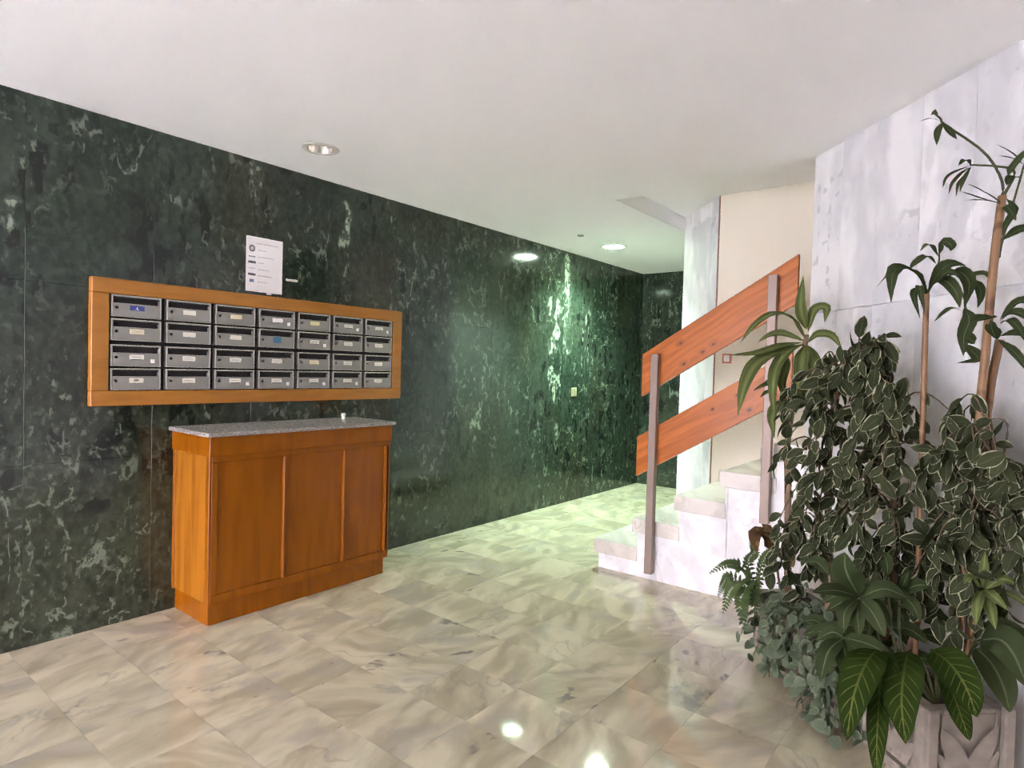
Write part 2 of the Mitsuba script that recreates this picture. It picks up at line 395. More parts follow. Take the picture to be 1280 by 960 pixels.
# floor: a bed with separate marble tiles on it
fl = struct('floor', 'polished pale grey and beige marble tile floor with streaked veins')
bed = prism(outer, -0.12, -0.0015)
scene[fl] = mikit.ply(bed, 'mat_grout')
g = 0.0004
c0 = 0.0003
tile = cbox(g, TP - g, g, TP - g, -0.010, 0.0, c0)
tile_ply = mikit.ply(tile, 'mat_floor')
RIGHT = np.cross(FWD, UP)
def pix(P):
    d = np.asarray(P, float) - CAM
    z = float(d @ FWD)
    return 640 + 782 * float(d @ RIGHT) / max(z, 1e-6), 480 - 782 * float(d @ UP) / max(z, 1e-6), z
stairs_foot = Polygon([(1.24, SY + 0.03), (2.6, SY + 0.03), (4.4, SY + 0.1), (4.4, 4.3), (1.68, 4.3), (1.24, 4.62)])
cands, rest = [], []
for i in range(0, 20):
    for j in range(-7, 23):
        x, y = i * TP, TY0 + j * TP
        cell = sbox(x + g, y + g, x + TP - g, y + TP - g)
        vis = cell.intersection(room).difference(stairs_foot)
        if vis.area < 0.002:
            continue
        u, v, z = pix((x + TP / 2, y + TP / 2, 0))
        inside = z > 0.3 and -90 < u < 1370 and 400 < v < 1120
        whole = vis.area > 0.98 * cell.area
        (cands if inside else rest).append((math.hypot(x - CAM[0], y), x, y, whole, vis))
cands.sort(key=lambda q: q[0])
for q in cands[300:]:
    rest.append(q)
for _, x, y, whole, vis in sorted(cands[:300], key=lambda q: (q[2], q[1])):
    if whole:
        put(tile_ply, 'tile', fl, to=T().translate([x, y, 0]))
    else:
        for gpoly in ([vis] if vis.geom_type == 'Polygon' else list(vis.geoms)):
            if gpoly.geom_type == 'Polygon' and gpoly.area > 0.003:
                add(prism(gpoly, -0.010, 0.0), 'mat_floor', 'tile', fl)
parts = []
for _, x, y, whole, vis in rest:
    if whole:
        m = tile.copy(); m.apply_translation((x, y, 0)); parts.append(m)
    else:
        for gpoly in ([vis] if vis.geom_type == 'Polygon' else list(vis.geoms)):
            if gpoly.geom_type == 'Polygon' and gpoly.area > 0.003:
                parts.append(prism(gpoly, -0.010, 0.0))
add(cat(*parts), 'mat_floor', 'tile_field', fl, kind='stuff')

# green marble wall on the left and at the far end
wl = struct('wall_left', 'long wall of dark green marble slabs with pale veins')
scene[wl] = mikit.ply(cbox(-0.25, -0.021, YB - 0.1, YF + 0.25, 0.0, H + 0.1), 'mat_black')
for k in range(0, 24):
    y0, y1 = PY0 + k * PW, PY0 + (k + 1) * PW
    y0, y1 = max(y0, YB), min(y1, YF)
    if y1 - y0 < 0.03:
        continue
    for r in range(3):
        add(cbox(-0.02, 0.0, y0 + 0.0004, y1 - 0.0004, r * PZ + 0.0004, (r + 1) * PZ - 0.0004, 0.0007), 'mat_green', 'slab', wl)
wb = struct('wall_back', 'far end wall of dark green marble slabs')
scene[wb] = mikit.ply(cbox(0.0, 1.45, YF + 0.021, YF + 0.25, 0.0, H + 0.1), 'mat_black')
for k in range(3):
    x0, x1 = k * PW, min((k + 1) * PW, 1.235)
    for r in range(3):
        add(cbox(x0 + 0.0004, x1 - 0.0004, YF, YF + 0.02, r * PZ + 0.0004, (r + 1) * PZ - 0.0004, 0.0007), 'mat_green', 'slab', wb)

# pale marble: the oblique wall in two stretches
def oblique(t0, t1, thick, z0, z1, c=0.0, off=0.0):
    m = cbox(t0, t1, -thick, -off, z0, z1, c)
    R = np.eye(4); R[:2, 0] = D2; R[:2, 1] = -N2; R[:2, 3] = A0; R[2, 2] = 1
    m.apply_transform(R)
    return m
wr = struct('wall_right', 'oblique wall of pale grey marble slabs')
scene[wr] = mikit.ply(oblique(T1 + 0.001, T2, 0.118, 0.0, H + 0.1, off=0.021), 'mat_joint')
ts = [T1, T1 + 0.467] + [T1 + 0.467 + 0.4955 * k for k in range(1, 9)] + [T2]
for a, b in zip(ts[:-1], ts[1:]):
    for r in range(3):
        add(oblique(a + 0.0007, b - 0.0007, 0.02, r * PZ + 0.0007, (r + 1) * PZ - 0.0007, 0.0012), 'mat_white', 'slab', wr)
wc = struct('wall_pier', 'narrow upright pier of pale marble beside the stairs')
scene[wc] = mikit.ply(prism(Polygon([tuple(onwall(0.003, -0.021)), tuple(onwall(0.612, -0.021)), (1.9, 4.5), (1.9, YF + 0.2), (1.232, YF + 0.2)]), 0.0, H2), 'mat_shell')
for r in range(3):
    add(oblique(0.0, 0.612, 0.02, r * PZ + 0.0006, (r + 1) * PZ - 0.0006 if r < 2 else H2 - 0.001, 0.001), 'mat_white', 'slab', wc)
st = struct('wall_stairs', 'plain cream painted wall along the stairs')
P62 = onwall(0.62)
scene[st] = mikit.ply(prism(Polygon([(P62[0], CY), (4.4, CY), (4.4, CY + 0.2), (P62[0] + 0.02, CY + 0.2)]), 0.0, 3.9), 'mat_cream')
tr = struct('trim_1', 'thin dark red joint between pale marble and cream wall')
scene[tr] = mikit.ply(oblique(0.613, 0.621, 0.02, 0.0, H2 - 0.001, off=-0.001), 'mat_joint')
# rest of the shell
we = struct('wall_entrance', 'entrance side of the lobby with a wide doorway')
scene[we] = mikit.ply(cat(cbox(-0.1, 0.1, YB - 0.2, YB, 0, H + 0.1), cbox(2.8, XR + 0.1, YB - 0.2, YB, 0, H + 0.1), cbox(0.1, 2.8, YB - 0.2, YB, 2.28, H + 0.1)), 'mat_shell')
ws = struct('wall_side', 'plain side wall behind the viewer')
scene[ws] = mikit.ply(cat(cbox(XR, XR + 0.1, YB - 0.2, END[1] + 0.1, 0, H + 0.1)), 'mat_shell')
wt = struct('wall_stairwell', 'plain walls closing the stairwell behind the marble wall')
scene[wt] = mikit.ply(cat(cbox(4.4, 4.5, 3.3, 4.5, 0, 3.9), cbox(2.56, 4.5, SY + 0.006, SY + 0.06, 0, 3.9), cbox(1.22, 2.6, 3.44, 3.525, H + 0.125, 3.9)), 'mat_shell')

# ceiling with the stair opening and the lamp recesses cut out
ce = struct('ceiling', 'flat off-white plaster ceiling')
cp = outer.difference(stair_hole).difference(Point(DOWN).buffer(0.066, 48)).difference(Point(LIT).buffer(0.0925, 48))
scene[ce] = mikit.ply(prism(cp, H, H2), 'mat_ceiling')
add(cat(cbox(-0.1, 1.6, YB, 3.53, H2, H2 + 0.10), cbox(1.228, 2.75, 3.45, 5.0, H2, H2 + 0.08)), 'mat_ceiling', 'upper_slab', ce)
slope = xz_prism(Polygon([(2.75, H2), (4.5, 3.75), (4.5, 3.85), (2.75, H2 + 0.08)]), 3.45, 4.6)
add(slope, 'mat_ceiling', 'stair_soffit', ce)
add(lathe([(0, 0.0015), (0.195, 0.0015), (0.205, 0.0)], 40).apply_transform(trimesh.transformations.translation_matrix((0.53, 2.60, H - 0.0015))), 'mat_ceiling', 'plaster_patch', ce, smooth=20)
# the street outside the entrance
pv = struct('ground_outside')
scene[pv] = mikit.ply(cbox(-40, 45, -60, YB - 0.2, -0.25, -0.12), 'mat_pavement')
fs = struct('wall_street')
scene[fs] = mikit.ply(cbox(-30, 36, -14.0, -13.0, -0.12, 11.0), 'mat_facade')
# entrance posts and lintel
dr1 = struct('door_1', 'dark metal frame of the open entrance')
scene[dr1] = mikit.ply(cat(*[cbox(x, x + 0.05, YB - 0.12, YB - 0.06, 0, 2.25) for x in (0.1, 1.45, 2.75)], cbox(0.1, 2.8, YB - 0.12, YB - 0.06, 2.23, 2.28)), 'mat_bronze')

# ------------------------------------------------------------------ staircase
RISE, RUN, NX, SLAB = 0.176, 0.265, 1.192, 0.086
NS = 9
sc = thing('staircase', 'pale marble staircase climbing to the right behind the oblique wall', 'staircase')
def wall_y(x):
    return (WN - N2[0] * x) / N2[1] if x < P62[0] else CY
def foot(x0, x1, y0):
    xs = sorted({x0, x1, *[q for q in (P62[0],) if x0 < q < x1]})
    far = [(x, min(wall_y(x) - 0.001, CY - 0.001) if x >= P62[0] - 1e-6 else wall_y(x) - 0.002) for x in xs]
    return Polygon([(x0, y0), (x1, y0)] + far[::-1])
prof = []
for k in range(NS):
    x0, zt = NX + RUN * k, RISE * (k + 1)
    x1 = x0 + RUN + 0.036
    y0 = SY - 0.004 if x1 < 2.5 else SY + 0.062
    m = prism(foot(x0, x1, y0), zt - SLAB, zt - 0.0002)
    add(m, 'mat_step', 'tread', sc)
    prof.append((x0, x1, zt))
    yy = SY + 0.021 if x1 < 2.5 else SY + 0.066
    add(prism(foot(x0 + 0.034, x0 + 0.052, yy), RISE * k + (0.0004 if k else 0.0), zt - SLAB - 0.0004), 'mat_step', 'riser', sc)
# solid core
core = [prism(foot(NX + RUN * k + 0.0541, min(NX + RUN * (k + 1) + 0.0539, 4.39), SY + (0.022 if k < 4 else 0.066)), 0.0, RISE * (k + 1) - SLAB - 0.0004) for k in range(NS)]
add(cat(*core), 'mat_grey_plastic', 'core', sc)
# side cladding, cut under the treads and at the joints
lower = unary_union([sbox(NX + 0.034 + RUN * k, 0.0, 2.72, RISE * (k + 1) - SLAB - 0.0015) for k in range(6)])
lower = lower.difference(unary_union([sbox(a - 0.0003, zt - SLAB - 0.0015, b + 0.0012, zt + 0.0005) for a, b, zt in prof]))
for a, b in ((1.2, 1.6248), (1.627, 2.0328), (2.035, 2.50)):
    gq = lower.intersection(sbox(a, 0.0, b, 2))
    for q in ([gq] if gq.geom_type == 'Polygon' else list(gq.geoms)):
        if q.area > 1e-4:
            add(xz_prism(q, SY, SY + 0.02), 'mat_panel', 'side_panel', sc)
# stepped skirting along the cream wall and the pier
for k in range(1, 7):
    x0, x1, zt = prof[k]
    xa, xb = x0 + 0.0, x0 + RUN
    if xb < P62[0]:
        continue
    xa = max(xa, P62[0] + 0.012)
    add(cbox(xa, xb, CY - 0.013, CY - 0.001, zt, zt + 0.075, 0.001), 'mat_step', 'skirting', sc)

# ------------------------------------------------------------------ handrail
hr = thing('handrail', 'two sloping orange pine boards on two grey metal posts beside the marble stairs', 'railing')
def rail(xl, xr, zl0, zl1):
    zr0, zr1 = zl0 + SL * (xr - xl), zl1 + SL * (xr - xl)
    m = xz_prism(Polygon([(xl, zl0), (xr, zr0), (xr, zr1), (xl, zl1)]), 0, 0.028)
    return m
for (xl, xr, a, b) in ((1.494, 2.358, 1.099, 1.352), (1.475, 2.345, 0.612, 0.850)):
    m = rail(xl, xr, a, b); m.apply_translation((0, SY - 0.012, 0))
    add(m, 'mat_pine', 'board', hr, label='knotty orange pine board')
for (x, z0, z1, lean) in ((1.567, 0.045, 1.352, 0.0), (2.221, 0.462, 1.772, 0.0)):
    p = add(cbox(x, x + 0.046, SY - 0.052, SY - 0.0125, z0, z1, 0.0025), 'mat_post', 'post', hr, label='grey brown square metal post')
    add(cat(*[cbox(x + 0.012, x + 0.034, SY - 0.0124, SY - 0.0003, z, z + 0.045) for z in (z0 + 0.03, z0 + 0.095)]), 'mat_post', 'wall_bracket', p)

# ------------------------------------------------------------------ counter
ct = thing('reception_counter', 'varnished orange brown wooden counter with speckled granite top against the green wall', 'counter')
X0 = 0.003
add(cbox(X0, 0.412, 1.355, 2.460, 0.893, 0.913, 0.002), 'mat_granite', 'granite_top', ct, label='speckled grey granite slab')
add(cbox(X0, 0.343, 1.396, 2.443, 0.0, 0.107, 0.002), 'mat_counter', 'plinth', ct)
add(cbox(X0, 0.366, 1.390, 2.436, 0.106, 0.80), 'mat_counter', 'carcass', ct)
# band below the granite, front and sides
add(cbox(X0, 0.392, 1.372, 2.449, 0.800, 0.8925, 0.003), 'mat_counter', 'top_band', ct)
# end panel (left) with stiles
add(cbox(0.03, 0.352, 1.381, 1.3895, 0.112, 0.7995, 0.001), 'mat_counter_end', 'end_panel', ct, label='lighter grained end panel')
add(cbox(X0, 0.030, 1.377, 1.3895, 0.106, 0.7995, 0.002), 'mat_counter', 'end_stile', ct)
add(cbox(0.346, 0.379, 1.377, 1.3895, 0.106, 0.7995, 0.003), 'mat_counter', 'corner_stile', ct)
add(cbox(X0, 0.379, 2.4365, 2.447, 0.106, 0.7995, 0.003), 'mat_counter', 'end_panel', ct)
# front: frame rails and three recessed panels
add(cbox(0.3665, 0.379, 1.3895, 2.4365, 0.106, 0.150, 0.002), 'mat_counter', 'bottom_rail', ct)
add(cbox(0.3665, 0.379, 1.3895, 2.4365, 0.772, 0.7995, 0.002), 'mat_counter', 'top_rail', ct)
add(cbox(0.3665, 0.379, 1.3895, 1.420, 0.151, 0.771, 0.002), 'mat_counter', 'stile', ct)
seams = [1.420, 1.765, 2.128, 2.42]
for a, b in zip(seams[:-1], seams[1:]):
    add(cbox(0.3665, 0.3715, a + 0.002, b - 0.012, 0.151, 0.771, 0.001), 'mat_counter', 'front_panel', ct)
for s in seams[1:]:
    add(cbox(0.3665, 0.388, s - 0.014, s + 0.001, 0.1505, 0.7715, 0.004), 'mat_counter', 'batten', ct)
nb = thing('small_white_cap', 'small white round cap standing on the granite counter top', 'cap')
add(lathe([(0, 0), (0.011, 0), (0.011, 0.012), (0.009, 0.016), (0.013, 0.020), (0.014, 0.030), (0.010, 0.036), (0, 0.037)], 20).apply_translation((0.12, 2.30, 0.9132)) or None, 'mat_white_plastic', 'body', nb, smooth=40)

# ------------------------------------------------------------------ mailboxes
mf = thing('letterbox_surround', 'wide orange brown wooden surround holding four rows of grey mailboxes on the green wall', 'frame')
FX = 0.042
fy0, fy1, iy0, iy1 = 1.007, 2.815, 1.078, 2.740
fz0, fz1, iz0, iz1 = 1.023, 1.603, 1.092, 1.535
add(cbox(0.002, FX, fy0, fy1, iz1, fz1, 0.003), 'mat_frame', 'top_rail', mf)
add(cbox(0.002, FX, fy0, fy1, fz0, iz0, 0.003), 'mat_frame', 'bottom_rail', mf)
add(cbox(0.002, FX, fy0, iy0, iz0 + 0.0003, iz1 - 0.0003, 0.003), 'mat_frame', 'side_stile', mf)
add(cbox(0.002, FX, iy1, fy1, iz0 + 0.0003, iz1 - 0.0003, 0.003), 'mat_frame', 'side_stile', mf)
add(cbox(0.0015, 0.008, iy0 + 0.0005, iy1 - 0.0005, iz0 + 0.0005, iz1 - 0.0005), 'mat_black', 'back_panel', mf, label='black back panel')
COLS = [1.086 + 0.2383 * k for k in range(7)]
MW = 0.214
ROWS = [1.4315, 1.3230, 1.2045, 1.0960]
MH = 0.1005
MD = 0.030
def mailbox_meshes():
    shell = m3.Manifold.cube((MD, MW, MH)).translate((0, 0, 0))
    slot = m3.Manifold.cube((0.05, MW - 0.016, 0.029)).translate((0.006, 0.008, MH - 0.037))
    door = m3.Manifold.cube((0.004, MW - 0.014, MH - 0.047)).translate((MD - 0.0025, 0.007, 0.006))
    body = shell - slot - door
    def tm(m):
        q = m.to_mesh(); return trimesh.Trimesh(q.vert_properties[:, :3], q.tri_verts)
    b = tm(body)
    d = cbox(MD - 0.0024, MD - 0.0005, 0.0078, MW - 0.0078, 0.0068, MH - 0.0418, 0.0006)
    dark = cbox(0.0062, 0.0070, 0.0082, MW - 0.0082, MH - 0.0368, MH - 0.0082)
    edge = cat(cbox(MD, MD + 0.0014, 0, MW, MH - 0.006, MH, 0.0005), cbox(MD, MD + 0.0014, 0, 0.005, 0, MH - 0.0062, 0.0005), cbox(MD, MD + 0.0014, MW - 0.005, MW, 0, MH - 0.0062, 0.0005), cbox(MD, MD + 0.0014, 0.0052, MW - 0.0052, 0, 0.003, 0.0005))
    flap = cbox(MD - 0.006, MD - 0.0045, 0.010, MW - 0.010, MH - 0.016, MH - 0.0082)
    lock = lathe([(0, 0.0032), (0.0052, 0.0032), (0.0058, 0.0)], 16)
    R = trimesh.transformations.rotation_matrix(math.pi / 2, (0, 1, 0)); lock.apply_transform(R)
    lock.apply_translation((MD - 0.0006, 0.022, MH - 0.058))
    return b, d, dark, edge, flap, lock
_b, _d, _k, _e, _f, _l = mailbox_meshes()
MBP = [('body', mikit.ply(_b, 'mat_alu')), ('door', mikit.ply(_d, 'mat_alu')), ('slot', mikit.ply(_k, 'mat_black')), ('edge_frame', mikit.ply(_e, 'mat_alu_edge')), ('flap', mikit.ply(_f, 'mat_black')), ('lock', mikit.ply(_l, 'mat_lock', smooth=30))]
plate_ply = {m: mikit.ply(cbox(MD - 0.0005, MD + 0.0008, -0.031, 0.031, -0.0115, 0.0115, 0.0004), m) for m in ('mat_plate', 'mat_plate_cream', 'mat_plate_yellow', 'mat_blue', 'mat_paper')}
plate_blue2 = mikit.ply(cbox(MD - 0.0005, MD + 0.0008, -0.024, 0.024, -0.017, 0.017, 0.0004), 'mat_lightblue')
stick_ply = mikit.ply(cbox(MD - 0.0005, MD + 0.0004, -0.009, 0.009, -0.009, 0.009), 'mat_paper')
bar_ply = mikit.ply(cbox(MD - 0.0005, MD + 0.0012, -0.026, 0.026, -0.0125, -0.0095), 'mat_ink')
def lettering(rows, width, seed):
    rg = np.random.default_rng(seed)
    ms = []
    for zc, hh in rows:
        y = -width / 2
        while y < width / 2 - 0.002:
            w = rg.uniform(0.0022, 0.0065)
            ms.append(cbox(MD + 0.0008, MD + 0.0011, y, min(y + w, width / 2), zc - hh, zc + hh))
            y += w + 0.0012
    return cat(*ms)
LET = {'one': mikit.ply(lettering([(0, 0.0022)], 0.042, 1), 'mat_ink_soft'), 'two': mikit.ply(lettering([(0.0035, 0.0015), (-0.0035, 0.0015)], 0.046, 2), 'mat_ink_soft'),
       'bold': mikit.ply(lettering([(0, 0.0042)], 0.020, 4), 'mat_ink'), 'blue': mikit.ply(cat(lettering([(0.0, 0.0055)], 0.006, 6), lettering([(-0.0075, 0.001)], 0.02, 7)), 'mat_paper')}
order = ('topmost', 'second', 'third', 'lowest')
colw = ('first from the left', 'second from the left', 'third from the left', 'middle', 'third from the right', 'second from the right', 'last on the right')
def mb_look(r, c):
    """(plate, lettering, has sticker, has dark bar, words for the label)"""
    if (r, c) == (0, 0): return 'mat_blue', 'blue', False, False, 'dark blue name plate'
    if (r, c) == (1, 3): return 'lightblue', None, False, False, 'light blue name plate'
    if (r, c) == (1, 0): return 'mat_plate_cream', 'two', False, False, 'cream name plate'
    if (r, c) in ((0, 2), (2, 4)): return 'mat_plate_cream', 'one' if r else None, False, False, 'cream name plate'
    if (r, c) == (0, 4): return 'mat_plate_yellow', None, False, False, 'yellowish name plate'
    if (r, c) == (3, 0): return 'mat_plate', 'bold', False, False, 'bold dark lettering on white plate'
    if (r, c) in ((2, 0), (3, 2), (0, 5), (1, 4), (3, 3), (3, 4), (3, 5), (0, 6)): return 'mat_plate', 'one', True, True, 'name plate and white sticker'
    if (r, c) == (0, 3): return 'mat_paper', None, True, False, 'blank name plate and faint sticker'
    if (r, c) in ((0, 1), (1, 1), (1, 2)): return 'mat_plate', None, False, False, 'blank white name plate'
    return 'mat_plate', 'two' if (r + c) % 2 else 'one', False, False, 'small white name plate'
for r in range(4):
    for c in range(7):
        pl, let, stk, bar, words = mb_look(r, c)
        k = thing('mailbox', f'grey mailbox with {words}, {order[r]} row, {colw[c]}', 'mailbox', 'grey metal mailboxes in the wooden frame')
        base = T().translate([0.0085, COLS[c], ROWS[r]])
        for nm, sh in MBP:
            put(sh, nm, k, to=base)
        ctr = T().translate([0.0085, COLS[c] + 0.108, ROWS[r] + 0.044])
        p = put(plate_blue2 if pl == 'lightblue' else plate_ply[pl], 'name_plate', k, to=ctr)
        if let: put(LET[let], 'lettering', p, to=ctr)
        if bar: put(bar_ply, 'plate_holder', k, to=ctr)
        if stk: put(stick_ply, 'sticker', k, to=T().translate([0.0085, COLS[c] + 0.177, ROWS[r] + 0.027]))

# ------------------------------------------------------------------ notice and small fittings on the walls
nt = thing('notice', 'white paper notice with short printed lines taped above the mailboxes', 'notice')
NY, NZ, NW, NH = 1.7385, 1.624, 0.215, 0.297
R = trimesh.transformations.rotation_matrix
add(cbox(0.0012, 0.0018, NY, NY + NW, NZ, NZ + NH), 'mat_paper', 'sheet', nt)
def nbox(y0, y1, z0, z1, m, nm):
    add(cbox(0.0018, 0.0021, NY + y0, NY + y1, NZ + z0, NZ + z1), m, nm, nt)
def words(y0, y1, z, h, seed):
    rg = np.random.default_rng(seed); ms = []; y = y0
    while y < y1 - 0.002:
        w = min(rg.uniform(0.006, 0.018), y1 - y)
        ms.append(cbox(0.0018, 0.0021, NY + y, NY + y + w, NZ + z - h, NZ + z + h)); y += w + 0.003
    return cat(*ms)
add(words(0.055, 0.185, 0.262, 0.0022, 1), 'mat_ink_soft', 'heading', nt)
for i, (z, w) in enumerate(((0.226, 0.05), (0.190, 0.095), (0.158, 0.035), (0.122, 0.065), (0.088, 0.085), (0.054, 0.06))):
    add(words(0.068, 0.068 + w, z, 0.0022, 10 + i), 'mat_ink_soft', 'text_line', nt)
disc = lathe([(0, 0.0003), (0.016, 0.0003), (0.016, 0)], 20)
ring = lathe([(0.011, 0.0), (0.011, 0.0003), (0.017, 0.0003), (0.017, 0.0)], 24)
ring.apply_transform(R(math.pi / 2, (0, 1, 0))); ring.apply_translation((0.0018, NY + 0.034, NZ + 0.232))
cross = cat(cbox(0.0018, 0.0021, NY + 0.024, NY + 0.044, NZ + 0.2295, NZ + 0.2345), cbox(0.0018, 0.00205, NY + 0.0315, NY + 0.0365, NZ + 0.222, NZ + 0.242))
add(cat(ring, cross), 'mat_ink_soft', 'emblem', nt)
add(words(0.016, 0.052, 0.188, 0.0028, 31), 'mat_ink', 'logo', nt)
nbox(0.013, 0.056, 0.151, 0.164, 'mat_ink', 'logo')
add(words(0.018, 0.052, 0.125, 0.0022, 32), 'mat_ink_soft', 'logo', nt)
nbox(0.013, 0.056, 0.086, 0.098, 'mat_ink', 'logo')
nbox(0.022, 0.046, 0.050, 0.066, 'mat_ink_blue', 'logo')
add(cbox(0.0018, 0.0022, NY + 0.122, NY + 0.150, NZ - 0.010, NZ + 0.006), 'mat_paper', 'tape', nt)
sk = thing('wall_label', 'small pale strip label stuck to the green wall right of the notice', 'label')
add(cbox(0.001, 0.0018, 1.977, 2.052, 1.706, 1.719), 'mat_plate', 'strip', sk)
add(cbox(0.0018, 0.0020, 1.985, 2.044, 1.711, 1.714), 'mat_ink_soft', 'print', sk)
sw = thing('light_switch', 'small ivory double switch on the green wall near the lit ceiling lamp', 'switch')
add(cbox(0.001, 0.010, 4.955, 5.045, 0.995, 1.078, 0.003), 'mat_ivory', 'plate', sw)
for a in (4.962, 5.003):
    add(cbox(0.0101, 0.015, a, a + 0.035, 1.003, 1.070, 0.002), 'mat_ivory', 'rocker', sw)
ib = thing('stair_light_button', 'small pinkish framed push button plate on the cream wall above the handrail', 'switch')
bx0, bz0 = 1.716, 1.318
add(cbox(bx0, bx0 + 0.062, CY - 0.010, CY - 0.001, bz0, bz0 + 0.066, 0.002), 'mat_salmon', 'frame', ib)
add(cbox(bx0 + 0.012, bx0 + 0.050, CY - 0.0135, CY - 0.0101, bz0 + 0.012, bz0 + 0.054, 0.002), 'mat_white_plastic', 'button', ib)

# ------------------------------------------------------------------ ceiling lamps
dl = thing('ceiling_downlight', 'unlit recessed round ceiling downlight with silvery reflector above the mailboxes', 'ceiling lamp')
def at_(m, x, y, z):
    m.apply_translation((x, y, z)); return m
add(at_(lathe([(0.0655, 0.0), (0.0655, -0.004), (0.070, -0.007), (0.088, -0.005), (0.093, -0.0003), (0.093, 0.0), (0.0655, 0.0)], 48), *DOWN, H), 'mat_trim', 'trim_ring', dl, smooth=40)
add(at_(lathe([(0.0645, -0.002), (0.060, 0.03), (0.050, 0.075), (0.036, 0.098), (0.0, 0.10), (0.0, 0.102), (0.038, 0.101), (0.053, 0.077), (0.0640, 0.03), (0.0655, -0.002)], 48), *DOWN, H), 'mat_chrome', 'reflector', dl, smooth=50)
add(at_(lathe([(0, 0.012), (0.018, 0.016), (0.028, 0.03), (0.030, 0.045), (0.022, 0.07), (0.014, 0.094), (0, 0.094)], 32), *DOWN, H), 'mat_bulb', 'bulb', dl, smooth=50)
ll = thing('ceiling_downlight', 'lit round ceiling lamp at the far end near the green wall', 'ceiling lamp')
add(at_(lathe([(0.0926, 0.0), (0.0926, -0.004), (0.098, -0.006), (0.110, -0.004), (0.114, 0.0), (0.0926, 0.0)], 48), *LIT, H), 'mat_trim', 'trim_ring', ll, smooth=40)
lens = lathe([(0.0, -0.0085), (0.03, -0.0083), (0.06, -0.0078), (0.085, -0.0070), (0.0918, -0.006), (0.0918, 0.03), (0.0, 0.03)], 40)
lens.fix_normals(); at_(lens, *LIT, H)
lk = add(lens, 'mat_bulb', 'diffuser', ll, label='glowing white diffuser', smooth=40)
scene[lk]['emitter'] = {'type': 'area', 'radiance': {'type': 'rgb', 'value': list(LAMP)}}
scene['lamp_beam'] = {'type': 'spot', 'intensity': {'type': 'rgb', 'value': list(BEAM)}, 'cutoff_angle': 62.0, 'beam_width': 30.0,
                      'to_world': T().look_at(origin=[LIT[0], LIT[1], H - 0.012], target=[LIT[0], LIT[1], 0], up=[0, 1, 0])}
sp = thing('ceiling_sensor', 'tiny grey round fitting on the ceiling before the lit lamp', 'sensor')
add(at_(lathe([(0, -0.012), (0.022, -0.010), (0.028, -0.004), (0.028, -0.0002), (0, -0.0002)], 24), 0.482, 4.295, H), 'mat_grey_plastic', 'body', sp, smooth=40)

# ------------------------------------------------------------------ stone trough
PK = np.array([3.085, 2.2])          # its near corner on the lobby side
TL_, TW_, TH_ = 1.06, 0.285, 0.268
def pl(s, w, z):
    """a point near the trough: s along it away from the viewer, w across it towards the wall, z up"""
    q = PK + N2 * w - D2 * s
    return np.array([q[0], q[1], z])
PR = np.eye(4); PR[:2, 0] = -D2; PR[:2, 1] = N2; PR[:2, 3] = PK
def tbox(s0, s1, w0, w1, z0, z1, c=0.003):
    m = cbox(s0, s1, w0, w1, z0, z1, c); m.apply_transform(PR)
    return m
def tmesh(m):
    m.apply_transform(PR)
    return m
tq = thing('stone_planter', 'long cast stone trough with carved leaf panels standing along the pale marble wall', 'planter')
WALLT = 0.035
add(cat(tbox(0.024, TL_ - 0.012, 0.024, 0.024 + WALLT, 0.03, TH_ - 0.022), tbox(0.024, TL_ - 0.012, TW_ - 0.012 - WALLT, TW_ - 0.012, 0.03, TH_ - 0.022),
        tbox(0.024, 0.024 + WALLT, 0.06, TW_ - 0.048, 0.03, TH_ - 0.022), tbox(TL_ - 0.012 - WALLT, TL_ - 0.012, 0.048, TW_ - 0.048, 0.03, TH_ - 0.022)), 'mat_stone', 'body', tq)
add(tbox(0.004, TL_ - 0.004, 0.004, TW_ - 0.004, 0.0, 0.032, 0.004), 'mat_stone', 'base', tq)
add(tbox(0.061, TL_ - 0.049, 0.061, TW_ - 0.049, 0.033, 0.232, 0.0), 'mat_soil', 'soil', tq)
rim = cat(tbox(0.022, TL_ - 0.004, 0.022, 0.062, TH_ - 0.0215, TH_ - 0.008, 0.003), tbox(0.022, TL_ - 0.004, TW_ - 0.05, TW_ - 0.004, TH_ - 0.0215, TH_ - 0.008, 0.003), tbox(0.022, 0.062, 0.0625, TW_ - 0.0505, TH_ - 0.0215, TH_ - 0.008, 0.003), tbox(TL_ - 0.05, TL_ - 0.004, 0.0625, TW_ - 0.0505, TH_ - 0.0215, TH_ - 0.008, 0.003))
add(rim, 'mat_stone', 'rim', tq)
def carved(n=14):
    """one carved petal in the panel plane, x to the right, y up, z out: a pointed leaf with a raised rim"""
    u = np.linspace(0, 1, n); vv = np.linspace(-1, 1, 7)
    P = []
    for a in u:
        hw = 0.040 * math.sin(math.pi * min(1, a * 0.92 + 0.05)) ** 0.7
        for b in vv:
            P.append((0.075 * a ** 1.4 + b * hw * 0.9, 0.165 * a - abs(b) * 0.004, 0.001 + 0.016 * (1 - b * b) ** 0.5 * (1 - 0.4 * a) + 0.012 * abs(b) ** 3 * min(1, 4 * a)))
    P = np.array(P); f = []
    for i in range(n - 1):
        for j in range(6):
            q = i * 7 + j
            f += [(q, q + 1, q + 8), (q, q + 8, q + 7)]
    return P, np.array(f)
_cp, _cf = carved()
